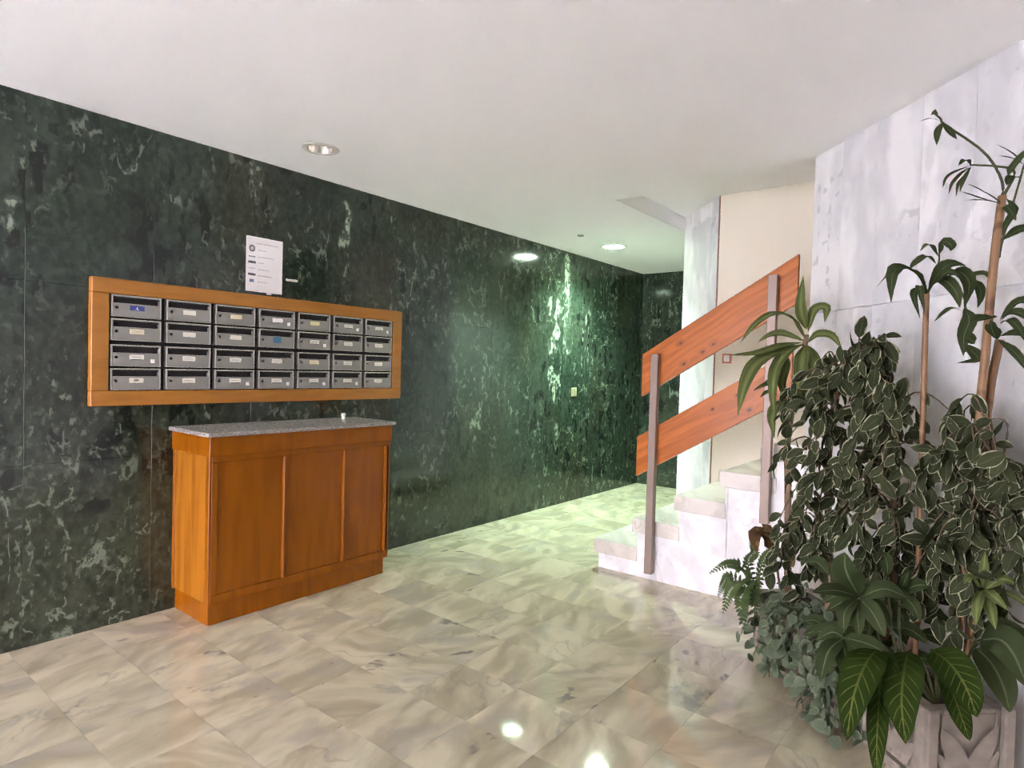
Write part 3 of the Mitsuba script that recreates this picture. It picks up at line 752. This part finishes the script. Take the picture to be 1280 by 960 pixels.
def panel_relief(kind, at):
    """end panel (faces -s) or front panel (faces -w) with two petals and a middle leaf"""
    out = []
    for sgn, sc_, off in ((1, 1.0, 0.012), (-1, 1.0, -0.012), (1, 0.55, 0.055), (-1, 0.55, -0.055)):
        q = _cp.copy() * [sc_, sc_, 1]
        q[:, 0] = sgn * q[:, 0] + off
        q[:, 1] += 0.046
        if kind == 'end':
            v = np.stack([0.0245 - q[:, 2], at + q[:, 0], q[:, 1]], 1)
        else:
            v = np.stack([at + q[:, 0], 0.0245 - q[:, 2], q[:, 1]], 1)
        f = _cf if (sgn > 0) == (kind != 'end') else _cf[:, ::-1]
        out.append(tmesh(trimesh.Trimesh(v, f, process=False)))
    return cat(*out)
scene['mat_stone_two'] = two(scene['mat_stone'])
for w0 in (0.0, TW_ - 0.036):
    add(tbox(0.0, 0.0238, w0, w0 + 0.036, 0.0325, TH_, 0.005), 'mat_stone', 'pilaster', tq)
add(panel_relief('end', TW_ / 2), 'mat_stone_two', 'carved_leaf', tq, smooth=True)
for k in range(5):
    s0 = 0.0245 + k * (TL_ - 0.06) / 4
    add(tbox(s0, s0 + 0.034, 0.0, 0.0238, 0.0325, TH_, 0.005), 'mat_stone', 'pilaster', tq)
for k in range(4):
    add(panel_relief('front', 0.0245 + 0.017 + (k + 0.5) * (TL_ - 0.06) / 4), 'mat_stone_two', 'carved_leaf', tq, smooth=True)

# ------------------------------------------------------------------ leaves
def blade(prof, nu=9, nv=5, droop=0.35, fold=0.12, wave=0.0, ph=0.0):
    """leaf of unit length along x; prof(u) half width; returns vertices, faces, uv"""
    V, UV = [], []
    x = z = 0.0
    us = np.linspace(0, 1, nu)
    for i, u in enumerate(us):
        if i:
            th = droop * (u ** 1.3)
            x += (us[i] - us[i - 1]) * math.cos(th); z -= (us[i] - us[i - 1]) * math.sin(th)
        hw = max(prof(u), 0.0)
        for v in np.linspace(-1, 1, nv):
            V.append((x, v * hw, z + fold * abs(v) * hw + wave * math.sin(u * 9 + ph) * v * hw))
            UV.append((u, 0.5 + v / 2))
    F = []
    for i in range(nu - 1):
        for j in range(nv - 1):
            q = i * nv + j
            F += [(q, q + nv, q + nv + 1), (q, q + nv + 1, q + 1)]
    return np.array(V), np.array(F), np.array(UV)
def oval(w, p=1.0, tip=0.75):
    return lambda u: w * (math.sin(math.pi * min(u, 1) ** p) ** tip) if 0 < u < 1 else 0.0
def leaf_ply(bl, bsdf):
    return mikit.ply((bl[0], bl[1]), bsdf, smooth=True, uv=bl[2])
def ribbon(pts, width, bsdf, name, parent, n=13, prof=None, nv=5, fold=0.25, toward=None, label=None):
    """one long leaf swept along a curve"""
    c = spline(pts, n)
    t = np.gradient(c, axis=0); t /= np.linalg.norm(t, axis=1, keepdims=True) + 1e-9
    eye = np.array([-0.05, -0.80, 0.60]) if toward is None else np.asarray(toward, float)
    V, UV = [], []
    prof = prof or (lambda u: (min(1, u / 0.35) ** 0.7) * (1 - max(0, (u - 0.45) / 0.55) ** 1.7))
    prev = None
    for i in range(n):
        u = i / (n - 1)
        side = np.cross(t[i], eye); side /= np.linalg.norm(side) + 1e-9
        if prev is not None and side @ prev < 0: side = -side
        prev = side
        up = np.cross(side, t[i])
        if up @ eye < 0: up = -up
        hw = 0.5 * width * max(prof(u), 0.02)
        for v in np.linspace(-1, 1, nv):
            V.append(c[i] + side * v * hw + up * fold * abs(v) * hw); UV.append((u, 0.5 + v / 2))
    F = []
    for i in range(n - 1):
        for j in range(nv - 1):
            q = i * nv + j
            F += [(q, q + nv, q + nv + 1), (q, q + nv + 1, q + 1)]
    return put(mikit.ply((np.array(V), np.array(F)), bsdf, smooth=True, uv=np.array(UV)), name, parent, label)
def P3(seq):
    return np.array([pl(*q) for q in seq])

CORN = [
 ([(0.95,0.138,1.453), (0.941,0.103,1.546), (0.932,0.103,1.685)],0.034),
 ([(0.95,0.146,1.442), (0.932,0.161,1.537), (0.914,0.205,1.547), (0.905,0.194,1.483)],0.034),
 ([(0.95,0.14,1.407), (0.905,0.043,1.495), (0.86,-0.072,1.505), (0.815,-0.175,1.447), (0.788,-0.24,1.378)],0.03),
 ([(0.95,0.136,1.4), (0.986,0.055,1.434), (1.013,0.002,1.427), (1.031,-0.044,1.393)],0.026),
 ([(0.95,0.125,1.396), (0.905,-0.006,1.372), (0.86,-0.137,1.336), (0.833,-0.272,1.325)],0.034),
 ([(0.95,0.126,1.389), (0.869,-0.061,1.335), (0.815,-0.165,1.281), (0.779,-0.224,1.191), (0.77,-0.251,1.076)],0.05),
 ([(0.95,0.133,1.389), (0.86,0.006,1.347), (0.815,-0.07,1.277), (0.797,-0.09,1.177), (0.788,-0.083,1.061)],0.036),
 ([(0.95,0.133,1.382), (0.851,0.066,1.332), (0.815,0.037,1.247), (0.797,0.003,1.129)],0.042),
 ([(0.95,0.148,1.382), (0.842,0.108,1.316), (0.815,0.103,1.215), (0.788,0.077,1.081)],0.044),
 ([(0.95,0.148,1.396), (0.923,0.174,1.431), (0.887,0.219,1.424), (0.86,0.247,1.369)],0.03),
 ([(0.95,0.084,1.14), (0.896,-0.001,1.123), (0.86,-0.055,1.073), (0.842,-0.05,0.979)],0.036),
 ([(0.95,0.066,1.121), (0.887,-0.028,1.216), (0.86,-0.096,1.202), (0.842,-0.15,1.181)],0.022),
 ([(0.95,0.066,1.121), (0.878,-0.013,1.158), (0.842,-0.087,1.175), (0.824,-0.13,1.151)],0.022),
 ([(0.95,0.091,1.133), (0.86,0.067,1.178), (0.824,0.082,1.146), (0.806,0.104,1.047)],0.04),
 ([(0.95,0.077,1.132), (0.878,-0.004,1.21), (0.86,0.004,1.296), (0.851,-0.024,1.346)],0.028),
]
TALL = [
 ([(0.06,0.005,2.012), (0.052,-0.015,2.019), (0.044,-0.033,2.026), (0.044,-0.028,2.04)],0.022),
 ([(0.06,0.005,2.012), (0.044,-0.044,2.011), (0.036,-0.083,1.997)],0.008),
 ([(0.06,0.007,2.009), (0.036,-0.026,1.97), (0.028,-0.034,1.928)],0.02),
 ([(0.06,0.007,2.009), (0.044,0.021,1.976), (0.036,0.035,1.953)],0.018),
 ([(0.06,0.103,1.89), (0.044,0.073,1.898), (0.028,0.037,1.874)],0.022),
 ([(0.06,0.101,1.886), (0.044,0.044,1.863), (0.036,0.008,1.84), (0.028,-0.01,1.806)],0.012),
 ([(0.06,0.101,1.883), (0.044,0.057,1.854), (0.036,0.026,1.822), (0.028,0.011,1.789)],0.012),
 ([(0.06,0.101,1.883), (0.044,0.075,1.851), (0.028,0.04,1.821), (0.028,0.034,1.783)],0.012),
 ([(0.06,0.106,1.886), (0.012,0.041,1.825), (-0.004,0.018,1.787)],0.012),
 ([(0.06,0.211,1.782), (0.028,0.122,1.802), (0.012,0.051,1.819)],0.02),
 ([(0.06,0.211,1.78), (0.028,0.111,1.783), (0.012,0.032,1.795)],0.022),
 ([(0.06,0.211,1.78), (0.012,0.114,1.772), (-0.02,0.018,1.76)],0.016),
 ([(0.06,0.216,1.778), (0.028,0.207,1.755), (0.012,0.214,1.719)],0.026),
 ([(0.06,0.218,1.845), (0.028,0.201,1.865), (-0.004,0.214,1.909), (-0.028,0.239,1.93)],0.024),
 ([(0.06,0.264,1.914), (0.044,0.214,1.93), (0.028,0.154,1.944)],0.022),
 ([(0.06,0.278,1.901), (0.044,0.222,1.911), (0.028,0.163,1.91)],0.022),
 ([(0.06,0.267,1.862), (0.044,0.223,1.855), (0.028,0.193,1.825)],0.03),
 ([(0.06,0.225,1.797), (0.044,0.238,1.761), (0.028,0.199,1.712), (0.028,0.188,1.674)],0.022),
 ([(0.06,0.221,1.673), (0.036,0.234,1.692), (0.02,0.259,1.702), (0.012,0.293,1.69)],0.034),
 ([(0.06,0.223,1.432), (0.02,0.229,1.477), (-0.012,0.241,1.483), (-0.028,0.29,1.451)],0.03),
 ([(0.06,0.224,1.427), (0.004,0.21,1.451), (-0.028,0.225,1.435), (-0.044,0.251,1.398)],0.03),
 ([(0.06,0.224,1.42), (-0.02,0.178,1.425), (-0.06,0.172,1.394), (-0.068,0.189,1.354)],0.026),
 ([(0.06,0.226,1.384), (0.02,0.226,1.391), (-0.012,0.246,1.386), (-0.02,0.277,1.37)],0.028),
 ([(0.06,0.221,1.372), (0.004,0.21,1.343), (-0.028,0.211,1.31), (-0.036,0.225,1.276)],0.026),
 ([(0.06,0.212,1.444), (0.02,0.129,1.431), (-0.004,0.067,1.413)],0.044),
 ([(0.06,0.216,1.372), (0.004,0.146,1.397), (-0.02,0.117,1.422)],0.04),
]
SHORT = [
 ([(0.2,0.094,1.525), (0.168,0.038,1.572), (0.136,-0.036,1.589), (0.12,-0.085,1.568), (0.112,-0.092,1.479)],0.06),
 ([(0.2,0.094,1.525), (0.144,0.011,1.575), (0.112,-0.081,1.584), (0.088,-0.158,1.521)],0.012),
 ([(0.2,0.094,1.52), (0.16,0.039,1.529), (0.144,0.006,1.51), (0.136,0.024,1.436)],0.026),
 ([(0.2,0.097,1.52), (0.128,0.018,1.534), (0.112,0.001,1.521), (0.104,0.013,1.452)],0.026),
 ([(0.2,0.099,1.536), (0.16,0.104,1.587), (0.144,0.125,1.61), (0.128,0.165,1.604)],0.048),
 ([(0.2,0.104,1.541), (0.144,0.084,1.558), (0.112,0.091,1.579), (0.096,0.117,1.565)],0.04),
 ([(0.2,0.122,1.619), (0.16,0.056,1.635), (0.144,0.004,1.605), (0.136,-0.015,1.588)],0.026),
 ([(0.2,0.127,1.645), (0.16,0.073,1.666), (0.144,0.041,1.666), (0.136,0.014,1.643)],0.02),
 ([(0.2,0.132,1.65), (0.176,0.127,1.686), (0.16,0.141,1.669), (0.152,0.13,1.652)],0.034),
 ([(0.2,0.112,1.554), (0.144,0.106,1.559), (0.104,0.113,1.517), (0.088,0.115,1.467)],0.04),
 ([(0.2,0.166,1.582), (0.16,0.172,1.59), (0.144,0.193,1.55), (0.128,0.164,1.472)],0.046),
 ([(0.2,0.222,1.585), (0.168,0.235,1.588), (0.152,0.253,1.587), (0.144,0.269,1.561)],0.02),
 ([(0.2,0.223,1.572), (0.168,0.242,1.553), (0.152,0.241,1.515), (0.144,0.224,1.476)],0.028),
 ([(0.2,0.227,1.482), (0.176,0.227,1.441), (0.16,0.196,1.388), (0.152,0.19,1.324)],0.046),
 ([(0.2,0.228,1.469), (0.176,0.164,1.477), (0.16,0.119,1.456), (0.152,0.086,1.429)],0.016),
 ([(0.2,0.236,1.365), (0.176,0.244,1.339), (0.16,0.247,1.313), (0.16,0.176,1.301)],0.036),
 ([(0.2,0.233,1.417), (0.144,0.207,1.375), (0.136,0.212,1.362)],0.03),
]
BROAD = [
 ([(0.15,-0.129,0.557), (0.13,-0.189,0.643), (0.11,-0.21,0.711)],0.075),
 ([(0.15,-0.129,0.557), (0.12,-0.227,0.589), (0.1,-0.317,0.592)],0.04),
 ([(0.15,-0.123,0.557), (0.1,-0.084,0.6), (0.08,-0.028,0.582)],0.046),
 ([(0.15,-0.129,0.552), (0.08,-0.135,0.537), (0.05,-0.113,0.473)],0.046),
 ([(0.15,-0.134,0.552), (0.1,-0.209,0.53), (0.08,-0.223,0.477)],0.036),
 ([(0.15,-0.129,0.552), (0.1,-0.167,0.517), (0.09,-0.166,0.459)],0.036),
 ([(0.15,-0.177,0.429), (0.1,-0.129,0.43), (0.07,-0.064,0.4)],0.042),
 ([(0.15,-0.179,0.426), (0.1,-0.258,0.407), (0.07,-0.299,0.332)],0.046),
 ([(0.15,-0.179,0.426), (0.1,-0.197,0.381), (0.08,-0.198,0.329)],0.05),
 ([(0.15,0.008,0.566), (0.11,0.029,0.606), (0.09,0.066,0.613)],0.036),
 ([(0.15,0.008,0.566), (0.13,0.005,0.609), (0.11,0.003,0.649)],0.022),
 ([(0.15,0.009,0.561), (0.11,0.018,0.548), (0.09,0.031,0.506)],0.036),
 ([(0.15,-0.035,0.623), (0.14,-0.05,0.677), (0.13,-0.075,0.705)],0.03),
 ([(0.15,-0.177,0.429), (0.17,-0.201,0.438), (0.2,-0.235,0.4)],0.036),
]
ROSE = [
 ([(0.04,0.127,0.647), (0.04,0.129,0.707), (0.03,0.12,0.759)],0.022),
 ([(0.04,0.129,0.647), (0.04,0.176,0.695), (0.03,0.21,0.734)],0.03),
 ([(0.04,0.132,0.642), (0.01,0.157,0.683), (-0.01,0.191,0.671)],0.026),
 ([(0.04,0.132,0.642), (0,0.116,0.601), (-0.02,0.116,0.55)],0.028),
 ([(0.04,0.127,0.642), (0,0.075,0.621), (-0.02,0.055,0.562)],0.026),
 ([(0.04,0.135,0.639), (0.03,0.188,0.638), (0.02,0.249,0.605), (0.01,0.277,0.567)],0.018),
 ([(0.04,0.124,0.647), (0.02,0.068,0.685), (0,0.031,0.673)],0.024),
 ([(0.04,0.129,0.644), (-0.02,0.106,0.644), (-0.05,0.125,0.615)],0.024),
 ([(0.04,0.129,0.649), (0.06,0.17,0.713), (0.06,0.184,0.745)],0.02),
]
ZEBRA = [
 ([(-0.01,-0.182,0.463), (-0.09,-0.272,0.461), (-0.13,-0.332,0.395), (-0.14,-0.354,0.28)],0.135),
 ([(-0.01,-0.084,0.455), (-0.11,-0.174,0.447), (-0.15,-0.209,0.381), (-0.16,-0.2,0.279)],0.135),
 ([(-0.01,-0.01,0.46), (-0.11,-0.038,0.466), (-0.15,-0.024,0.42), (-0.16,0.001,0.346)],0.135),
 ([(-0.01,0.026,0.393), (-0.06,0.021,0.349), (-0.08,0.033,0.291), (-0.09,0.049,0.237)],0.08),
 ([(-0.01,-0.168,0.374), (-0.11,-0.244,0.338), (-0.14,-0.267,0.269), (-0.15,-0.27,0.178)],0.075),
 ([(-0.01,0.141,0.486), (-0.09,0.127,0.522), (-0.13,0.133,0.495), (-0.15,0.158,0.415)],0.13),
 ([(-0.01,0.13,0.463), (-0.07,0.125,0.444), (-0.1,0.136,0.39), (-0.11,0.147,0.327)],0.11),
 ([(-0.01,0.148,0.51), (-0.05,0.164,0.538), (-0.09,0.188,0.532), (-0.11,0.219,0.495)],0.08),
 ([(-0.01,-0.159,0.456), (-0.08,-0.194,0.455), (-0.11,-0.214,0.404), (-0.11,-0.225,0.338)],0.06),
]
FERN = [
 ([(1,-0.023,0.264), (0.95,-0.109,0.383), (0.93,-0.193,0.415), (0.91,-0.281,0.383)],0.07),
 ([(1,-0.023,0.246), (0.9,-0.15,0.344), (0.87,-0.21,0.313), (0.86,-0.24,0.231)],0.08),
 ([(1,-0.011,0.246), (0.87,-0.139,0.33), (0.83,-0.178,0.276), (0.82,-0.164,0.16)],0.09),
 ([(1,-0.012,0.257), (0.98,-0.076,0.399), (0.99,-0.043,0.45), (1,-0.059,0.498)],0.06),
 ([(1,-0.004,0.246), (0.9,-0.078,0.354), (0.85,-0.112,0.302), (0.83,-0.097,0.207)],0.07),
 ([(1,-0.023,0.257), (0.98,-0.149,0.338), (0.98,-0.185,0.316), (0.98,-0.209,0.255)],0.06),
 ([(1,-0.012,0.264), (0.95,-0.028,0.408), (0.92,0.001,0.471), (0.9,0.064,0.476)],0.06),
]
CROTON = [
 ([(0.9,0.001,0.476), (0.88,-0.049,0.545), (0.86,-0.11,0.564), (0.84,-0.11,0.488)],0.07),
 ([(0.9,0.002,0.469), (0.86,-0.045,0.564), (0.84,-0.082,0.59), (0.81,-0.026,0.554)],0.06),
 ([(0.9,0.009,0.459), (0.84,0.029,0.494), (0.81,0.039,0.435)],0.05),
]

SOIL = 0.232
# corn plant at the far end of the trough
cn = thing('corn_plant', 'corn plant with long arching strap leaves at the far left of the trough', 'plant')
add(tube(spline([pl(.95, .101, SOIL), pl(.95, .082, .712), pl(.95, .072, .979), pl(.95, .117, 1.247), pl(.95, .14, 1.43)], 16), np.linspace(0.016, 0.010, 16)), 'mat_bark', 'stem', cn, smooth=True)
for pts, wd in CORN:
    ribbon(P3(pts), wd * 1.45, 'mat_corn', 'leaf', cn)

# tall plant with bare canes and slender leaves
ta = thing('tall_cane_plant', 'tallest plant, bare light brown canes and slender leaves, at the right', 'plant')
add(tube(spline([pl(.06, .122, SOIL), pl(.06, .13, .406), pl(.06, .157, .824), pl(.06, .191, 1.551), pl(.06, .212, 1.804)], 14), np.linspace(0.0125, 0.0115, 14)), 'mat_cane', 'cane', ta, smooth=True)
add(tube(spline([pl(.09, .150, SOIL), pl(.09, .193, 1.114), pl(.09, .210, 1.36)], 10), 0.0105), 'mat_cane', 'cane', ta, smooth=True)
add(tube(spline([pl(.09, .190, SOIL), pl(.09, .222, 1.114), pl(.09, .254, 1.374)], 10), 0.012), 'mat_cane', 'cane', ta, smooth=True)
for pts in ([(.06, .212, 1.79), (.06, .207, 1.851), (.06, .145, 1.931), (.06, .013, 2.005), (.06, .004, 2.02)], [(.06, .214, 1.80), (.06, .248, 1.878), (.06, .187, 1.891), (.06, .103, 1.89)], [(.06, .210, 1.62), (.06, .219, 1.673), (.06, .267, 1.855), (.06, .278, 1.903)]):
    add(tube(spline(P3(pts), 14), np.linspace(0.0045, 0.0025, 14), 6), 'mat_stem', 'branch', ta, smooth=True)
for pts, wd in TALL:
    ribbon(P3(pts), wd, 'mat_leaf', 'leaf', ta, n=10)

sh = thing('short_cane_plant', 'shorter cane plant with lance shaped leaves left of the tallest plant', 'plant')
add(tube(spline([pl(.2, .112, SOIL), pl(.2, .105, .8), pl(.2, .1, 1.154), pl(.2, .097, 1.335), pl(.2, .094, 1.525)], 12), 0.0085), 'mat_cane', 'cane', sh, smooth=True)
add(tube(spline(P3([(.2, .094, 1.52), (.2, .13, 1.581), (.2, .181, 1.57), (.2, .232, 1.495), (.2, .24, 1.339)]), 16), np.linspace(0.0045, 0.002, 16), 6), 'mat_stem', 'branch', sh, smooth=True)
add(tube(spline(P3([(.2, .12, 1.57), (.2, .132, 1.63), (.2, .130, 1.655)]), 8), 0.003, 6), 'mat_stem', 'branch', sh, smooth=True)
for pts, wd in SHORT:
    ribbon(P3(pts), wd, 'mat_leaf', 'leaf', sh, n=10)

# variegated fig: trunk, limbs, twigs and hanging cream-edged leaves
fg = thing('variegated_fig', 'large bushy fig with cream edged dark green leaves filling the middle of the trough', 'plant')
trunks = [[(.62, .09, SOIL), (.64, .085, .55), (.65, .074, .84), (.60, .05, 1.08), (.52, .02, 1.25)],
          [(.36, .11, SOIL), (.32, .11, .5), (.30, .105, .66), (.34, .10, .95), (.40, .07, 1.28)],
          [(.30, .14, SOIL), (.20, .15, .55), (.08, .17, .85), (.0, .19, .98)]]
tcur = [spline(P3(t), 24) for t in trunks]
for c_, r_ in zip(tcur, (0.017, 0.015, 0.010)):
    add(tube(c_, np.linspace(r_, r_ * 0.4, 24)), 'mat_bark', 'trunk', fg, smooth=True)
ELL = [((.34, .08, .92), (.26, .13, .26), 34), ((.40, .03, 1.26), (.16, .10, .16), 16), ((.62, -.04, 1.17), (.18, .10, .12), 10), ((-.02, .16, .97), (.09, .11, .13), 8),
       ((.62, -.06, .62), (.14, .10, .14), 14), ((.26, .09, .66), (.20, .13, .13), 20), ((-.03, .18, .86), (.10, .09, .10), 14), ((.03, .14, .64), (.10, .10, .10), 9), ((.08, .17, 1.02), (.10, .09, .10), 8), ((.30, .04, 1.10), (.12, .08, .14), 8), ((.10, .17, 1.10), (.10, .08, .10), 5), ((.06, .14, .80), (.10, .11, .10), 9), ((.72, -.05, .92), (.10, .06, .10), 3), ((.42, -.05, .90), (.16, .08, .20), 9)]
fig_leaves = [leaf_ply(blade(oval(w_, 0.85, 0.8), 8, 5, d_, f_, wv, ph), 'mat_fig') for w_, d_, f_, wv, ph in ((.25, .5, .25, .06, 0), (.27, .9, .2, .1, 2), (.23, .25, .3, .08, 4), (.26, -.3, .25, .1, 1))]
spots, twigs = [], []
for (c_, r_, n_) in ELL:
    for _ in range(n_):
        d = RNG.normal(size=3); d /= np.linalg.norm(d)
        q = np.array(c_) + d * np.array(r_) * RNG.uniform(0.55, 1.05)
        q[1] = min(q[1], 0.27)
        tip = pl(*q)
        allc = np.vstack(tcur)
        cand = allc[(allc[:, 2] < tip[2] + 0.05)]
        st_ = cand[np.argmin(np.linalg.norm(cand - tip, axis=1))]
        mid = (st_ + tip) / 2 + np.array([0, 0, 0.07]) + RNG.normal(size=3) * 0.02
        cv = spline([st_, mid, tip, tip + (tip - mid) * 0.25 - np.array([0, 0, 0.05])], 14)
        twigs.append(tube(cv, np.linspace(0.0035, 0.0012, 14), 5))
        for i in range(4, 14):
            if RNG.uniform() < 0.42 and i < 9: continue
            spots.append((cv[i], cv[min(i + 1, 13)] - cv[i - 1]))
add(cat(*twigs), 'mat_twig', 'twigs', fg, smooth=True, kind='stuff')
VIEW = np.array([-0.35, -0.85, 0.2])
mats = []
for p, t in spots:
    t = t / (np.linalg.norm(t) + 1e-9)
    d = t * 0.35 + RNG.normal(size=3) * 0.55 + np.array([-0.2, -0.25, -0.75])
    up = np.array([-0.35, -0.7, 0.35]) + RNG.normal(size=3) * 0.55
    mats.append((p, d, up, RNG.uniform(0.055, 0.092), int(RNG.integers(4))))
mats.sort(key=lambda q: float((q[0] - CAM) @ FWD) - 0.05 * q[3])
for p, d, up, s, k in mats[:300]:
    put(fig_leaves[k], 'leaf', fg, to=place(p, d, up, s))
if len(mats) > 300:
    vs, fs, us, o = [], [], [], 0
    b0 = blade(oval(.25, 0.85, 0.8), 7, 5, .5, .25, .06, 0)
    for p, d, up, s, k in mats[300:]:
        M = np.array(place(p, d, up, s).matrix)
        vs.append(b0[0] @ M[:3, :3].T + M[:3, 3]); fs.append(b0[1] + o); us.append(b0[2]); o += len(b0[0])
    put(mikit.ply((np.vstack(vs), np.vstack(fs)), 'mat_fig', smooth=True, uv=np.vstack(us)), 'inner_foliage', fg, kind='stuff')

# plant with whorls of oval leaves in front
OV = oval(1.0, 0.9, 0.75)
bl_ = thing('whorl_leaf_plant', 'low plant with whorls of plain oval green leaves in front of the fig', 'plant')
for pts in ([(.30, .10, SOIL), (.24, .0, .42), (.16, -.11, .52), (.15, -.13, .556)], [(.24, .06, SOIL), (.2, -.06, .33), (.16, -.16, .40), (.15, -.178, .428)], [(.2, .1, SOIL), (.17, .03, .42), (.15, .008, .563)], [(.2, .08, SOIL), (.17, .0, .45), (.15, -.035, .62)]):
    add(tube(spline(P3(pts), 10), 0.005, 6), 'mat_stem', 'stem', bl_, smooth=True)
for pts, wd in BROAD:
    ribbon(P3(pts), wd * 1.2, 'mat_leaf', 'leaf', bl_, n=10, prof=OV)
for _ in range(54):
    a = RNG.uniform(0, 6.28); hub = pl(RNG.uniform(.14, .42), RNG.uniform(-.10, .20), RNG.uniform(.30, .56))
    e = hub + np.array([math.cos(a) * 0.11, -0.03, math.sin(a) * 0.07 - 0.02])
    ribbon(np.array([hub, (hub + e) / 2 + [0, 0, 0.02], e]), 0.048, 'mat_leaf', 'leaf', bl_, n=8, prof=OV)

ro = thing('rosette_plant', 'small pale green rosette of narrow leaves beside the tallest plant', 'plant')
add(tube(spline(P3([(.04, .09, SOIL), (.0, .11, .45), (-.03, .124, .63)]), 8), 0.006, 6), 'mat_cane', 'stem', ro, smooth=True)
for pts, wd in ROSE:
    ribbon(P3([(a - .07, b - 0.004, c) for a, b, c in pts]), wd * 1.15, 'mat_corn', 'leaf', ro, n=9)

ze = thing('zebra_plant', 'plant with big drooping yellow ribbed leaves over the near end of the trough', 'plant')
for i, (pts, wd) in enumerate(ZEBRA):
    q = P3(pts)
    dark = i in (5, 6, 7)
    wd *= 0.72
    base = pl(0.09, 0.10 if not dark else 0.16, SOIL)
    add(tube(spline([base, (base + q[0]) / 2 + [0, 0, 0.05], q[0]], 8), np.linspace(0.005, 0.0035, 8), 6), 'mat_stem', 'stalk', ze, smooth=True)
    ribbon(q, wd, 'mat_leaf' if dark else 'mat_zebra', 'leaf', ze, n=15, nv=9, prof=oval(1.0, 0.75, 0.7), fold=0.18, label='plain dark leaf' if dark else None)

fe = thing('fern', 'small green fern hanging over the far left end of the trough', 'plant')
for pts, wd in FERN:
    c_ = spline(P3(pts), 20)
    t = np.gradient(c_, axis=0); t /= np.linalg.norm(t, axis=1, keepdims=True)
    eye = np.array([-0.3, -0.75, 0.55])
    V, F, UV, o = [], [], [], 0
    pin = blade(oval(0.20, 0.7, 0.7), 5, 3, 0.3, 0.2)
    for i in range(2, 20):
        u = i / 19
        ln = 0.5 * wd * math.sin(math.pi * (0.12 + 0.86 * u) ** 0.8) ** 0.8 + 0.006
        sd = np.cross(t[i], eye); sd /= np.linalg.norm(sd)
        for sg in (1, -1):
            M = np.array(place(c_[i], sd * sg + t[i] * 0.45, eye, ln).matrix)
            V.append(pin[0] @ M[:3, :3].T + M[:3, 3]); F.append(pin[1] + o); UV.append(pin[2]); o += len(pin[0])
    fr = put(mikit.ply((np.vstack(V), np.vstack(F)), 'mat_fern', smooth=True, uv=np.vstack(UV)), 'frond', fe)
    add(tube(c_, np.linspace(0.0025, 0.001, 20), 5), 'mat_stem', 'midrib', fr, smooth=True)

cr = thing('croton', 'small plant with reddish brown mottled leaves between the fern and the fig', 'plant')
add(tube(spline(P3([(.92, .06, SOIL), (.91, .03, .36), (.90, .004, .47)]), 8), 0.005, 6), 'mat_twig', 'stem', cr, smooth=True)
for pts, wd in CROTON:
    ribbon(P3(pts), wd, 'mat_croton', 'leaf', cr, n=10, prof=OV)

# trailing plant: strands over the front rim down to the floor
iv = thing('trailing_vine', 'vine with small pale round leaves hanging over the trough front to the floor', 'plant')
iv_leaves = [leaf_ply(blade(oval(w_, 0.62, 0.6), 6, 5, d_, 0.15), 'mat_ivy') for w_, d_ in ((.40, .4), (.36, .8), (.42, .1))]
vl = []
for k in range(42):
    s0 = RNG.uniform(0.26, 0.95)
    ln = RNG.uniform(0.12, 0.26) if s0 > 0.42 else RNG.uniform(0.2, 0.262)
    out = -RNG.uniform(0.025, 0.12)
    w_top = RNG.uniform(0.0, 0.05)
    end = max(0.012, TH_ - ln)
    pts = [(s0, 0.09, SOIL), (s0 + 0.01, w_top, TH_ + 0.025), (s0 + 0.015, out * 0.8, TH_ + 0.0), (s0 + RNG.uniform(-.03, .03), out, (TH_ + end) / 2), (s0 + RNG.uniform(-.06, .05), out * RNG.uniform(0.8, 1.5), end)]
    c_ = spline(P3(pts), 18)
    add(tube(c_, 0.0016, 5), 'mat_stem', 'strand', iv, smooth=True)
    for i in range(4, 18):
        if RNG.uniform() < 0.35: continue
        d = -np.array([N2[0], N2[1], 0]) * RNG.uniform(0.2, 1.0) + RNG.normal(size=3) * 0.5 + np.array([0, 0, -0.45])
        up = np.array([-0.5, -0.6, 0.5]) + RNG.normal(size=3) * 0.35
        p = c_[i].copy(); s = RNG.uniform(0.034, 0.060)
        if p[2] < 0.045: p[2] = 0.045; d[2] = max(d[2], -0.1)
        vl.append((p, d, up, s))
for k in range(46):
    q = (RNG.uniform(0.28, 0.98), RNG.uniform(-0.06, 0.10), RNG.uniform(0.27, 0.36))
    vl.append((pl(*q), RNG.normal(size=3) * 0.6 + [-.4, -.5, -.1], np.array([-0.4, -0.6, 0.6]) + RNG.normal(size=3) * 0.3, RNG.uniform(0.03, 0.05)))
for i, (p, d, up, s) in enumerate(vl[:300]):
    put(iv_leaves[i % 3], 'leaf', iv, to=place(p, d, up, s))
if len(vl) > 300:
    b0 = blade(oval(.40, .62, .6), 6, 5, .4, .15); vs, fs, us, o = [], [], [], 0
    for p, d, up, s in vl[300:]:
        M = np.array(place(p, d, up, s).matrix)
        vs.append(b0[0] @ M[:3, :3].T + M[:3, 3]); fs.append(b0[1] + o); us.append(b0[2]); o += len(b0[0])
    put(mikit.ply((np.vstack(vs), np.vstack(fs)), 'mat_ivy', smooth=True, uv=np.vstack(us)), 'inner_foliage', iv, kind='stuff')
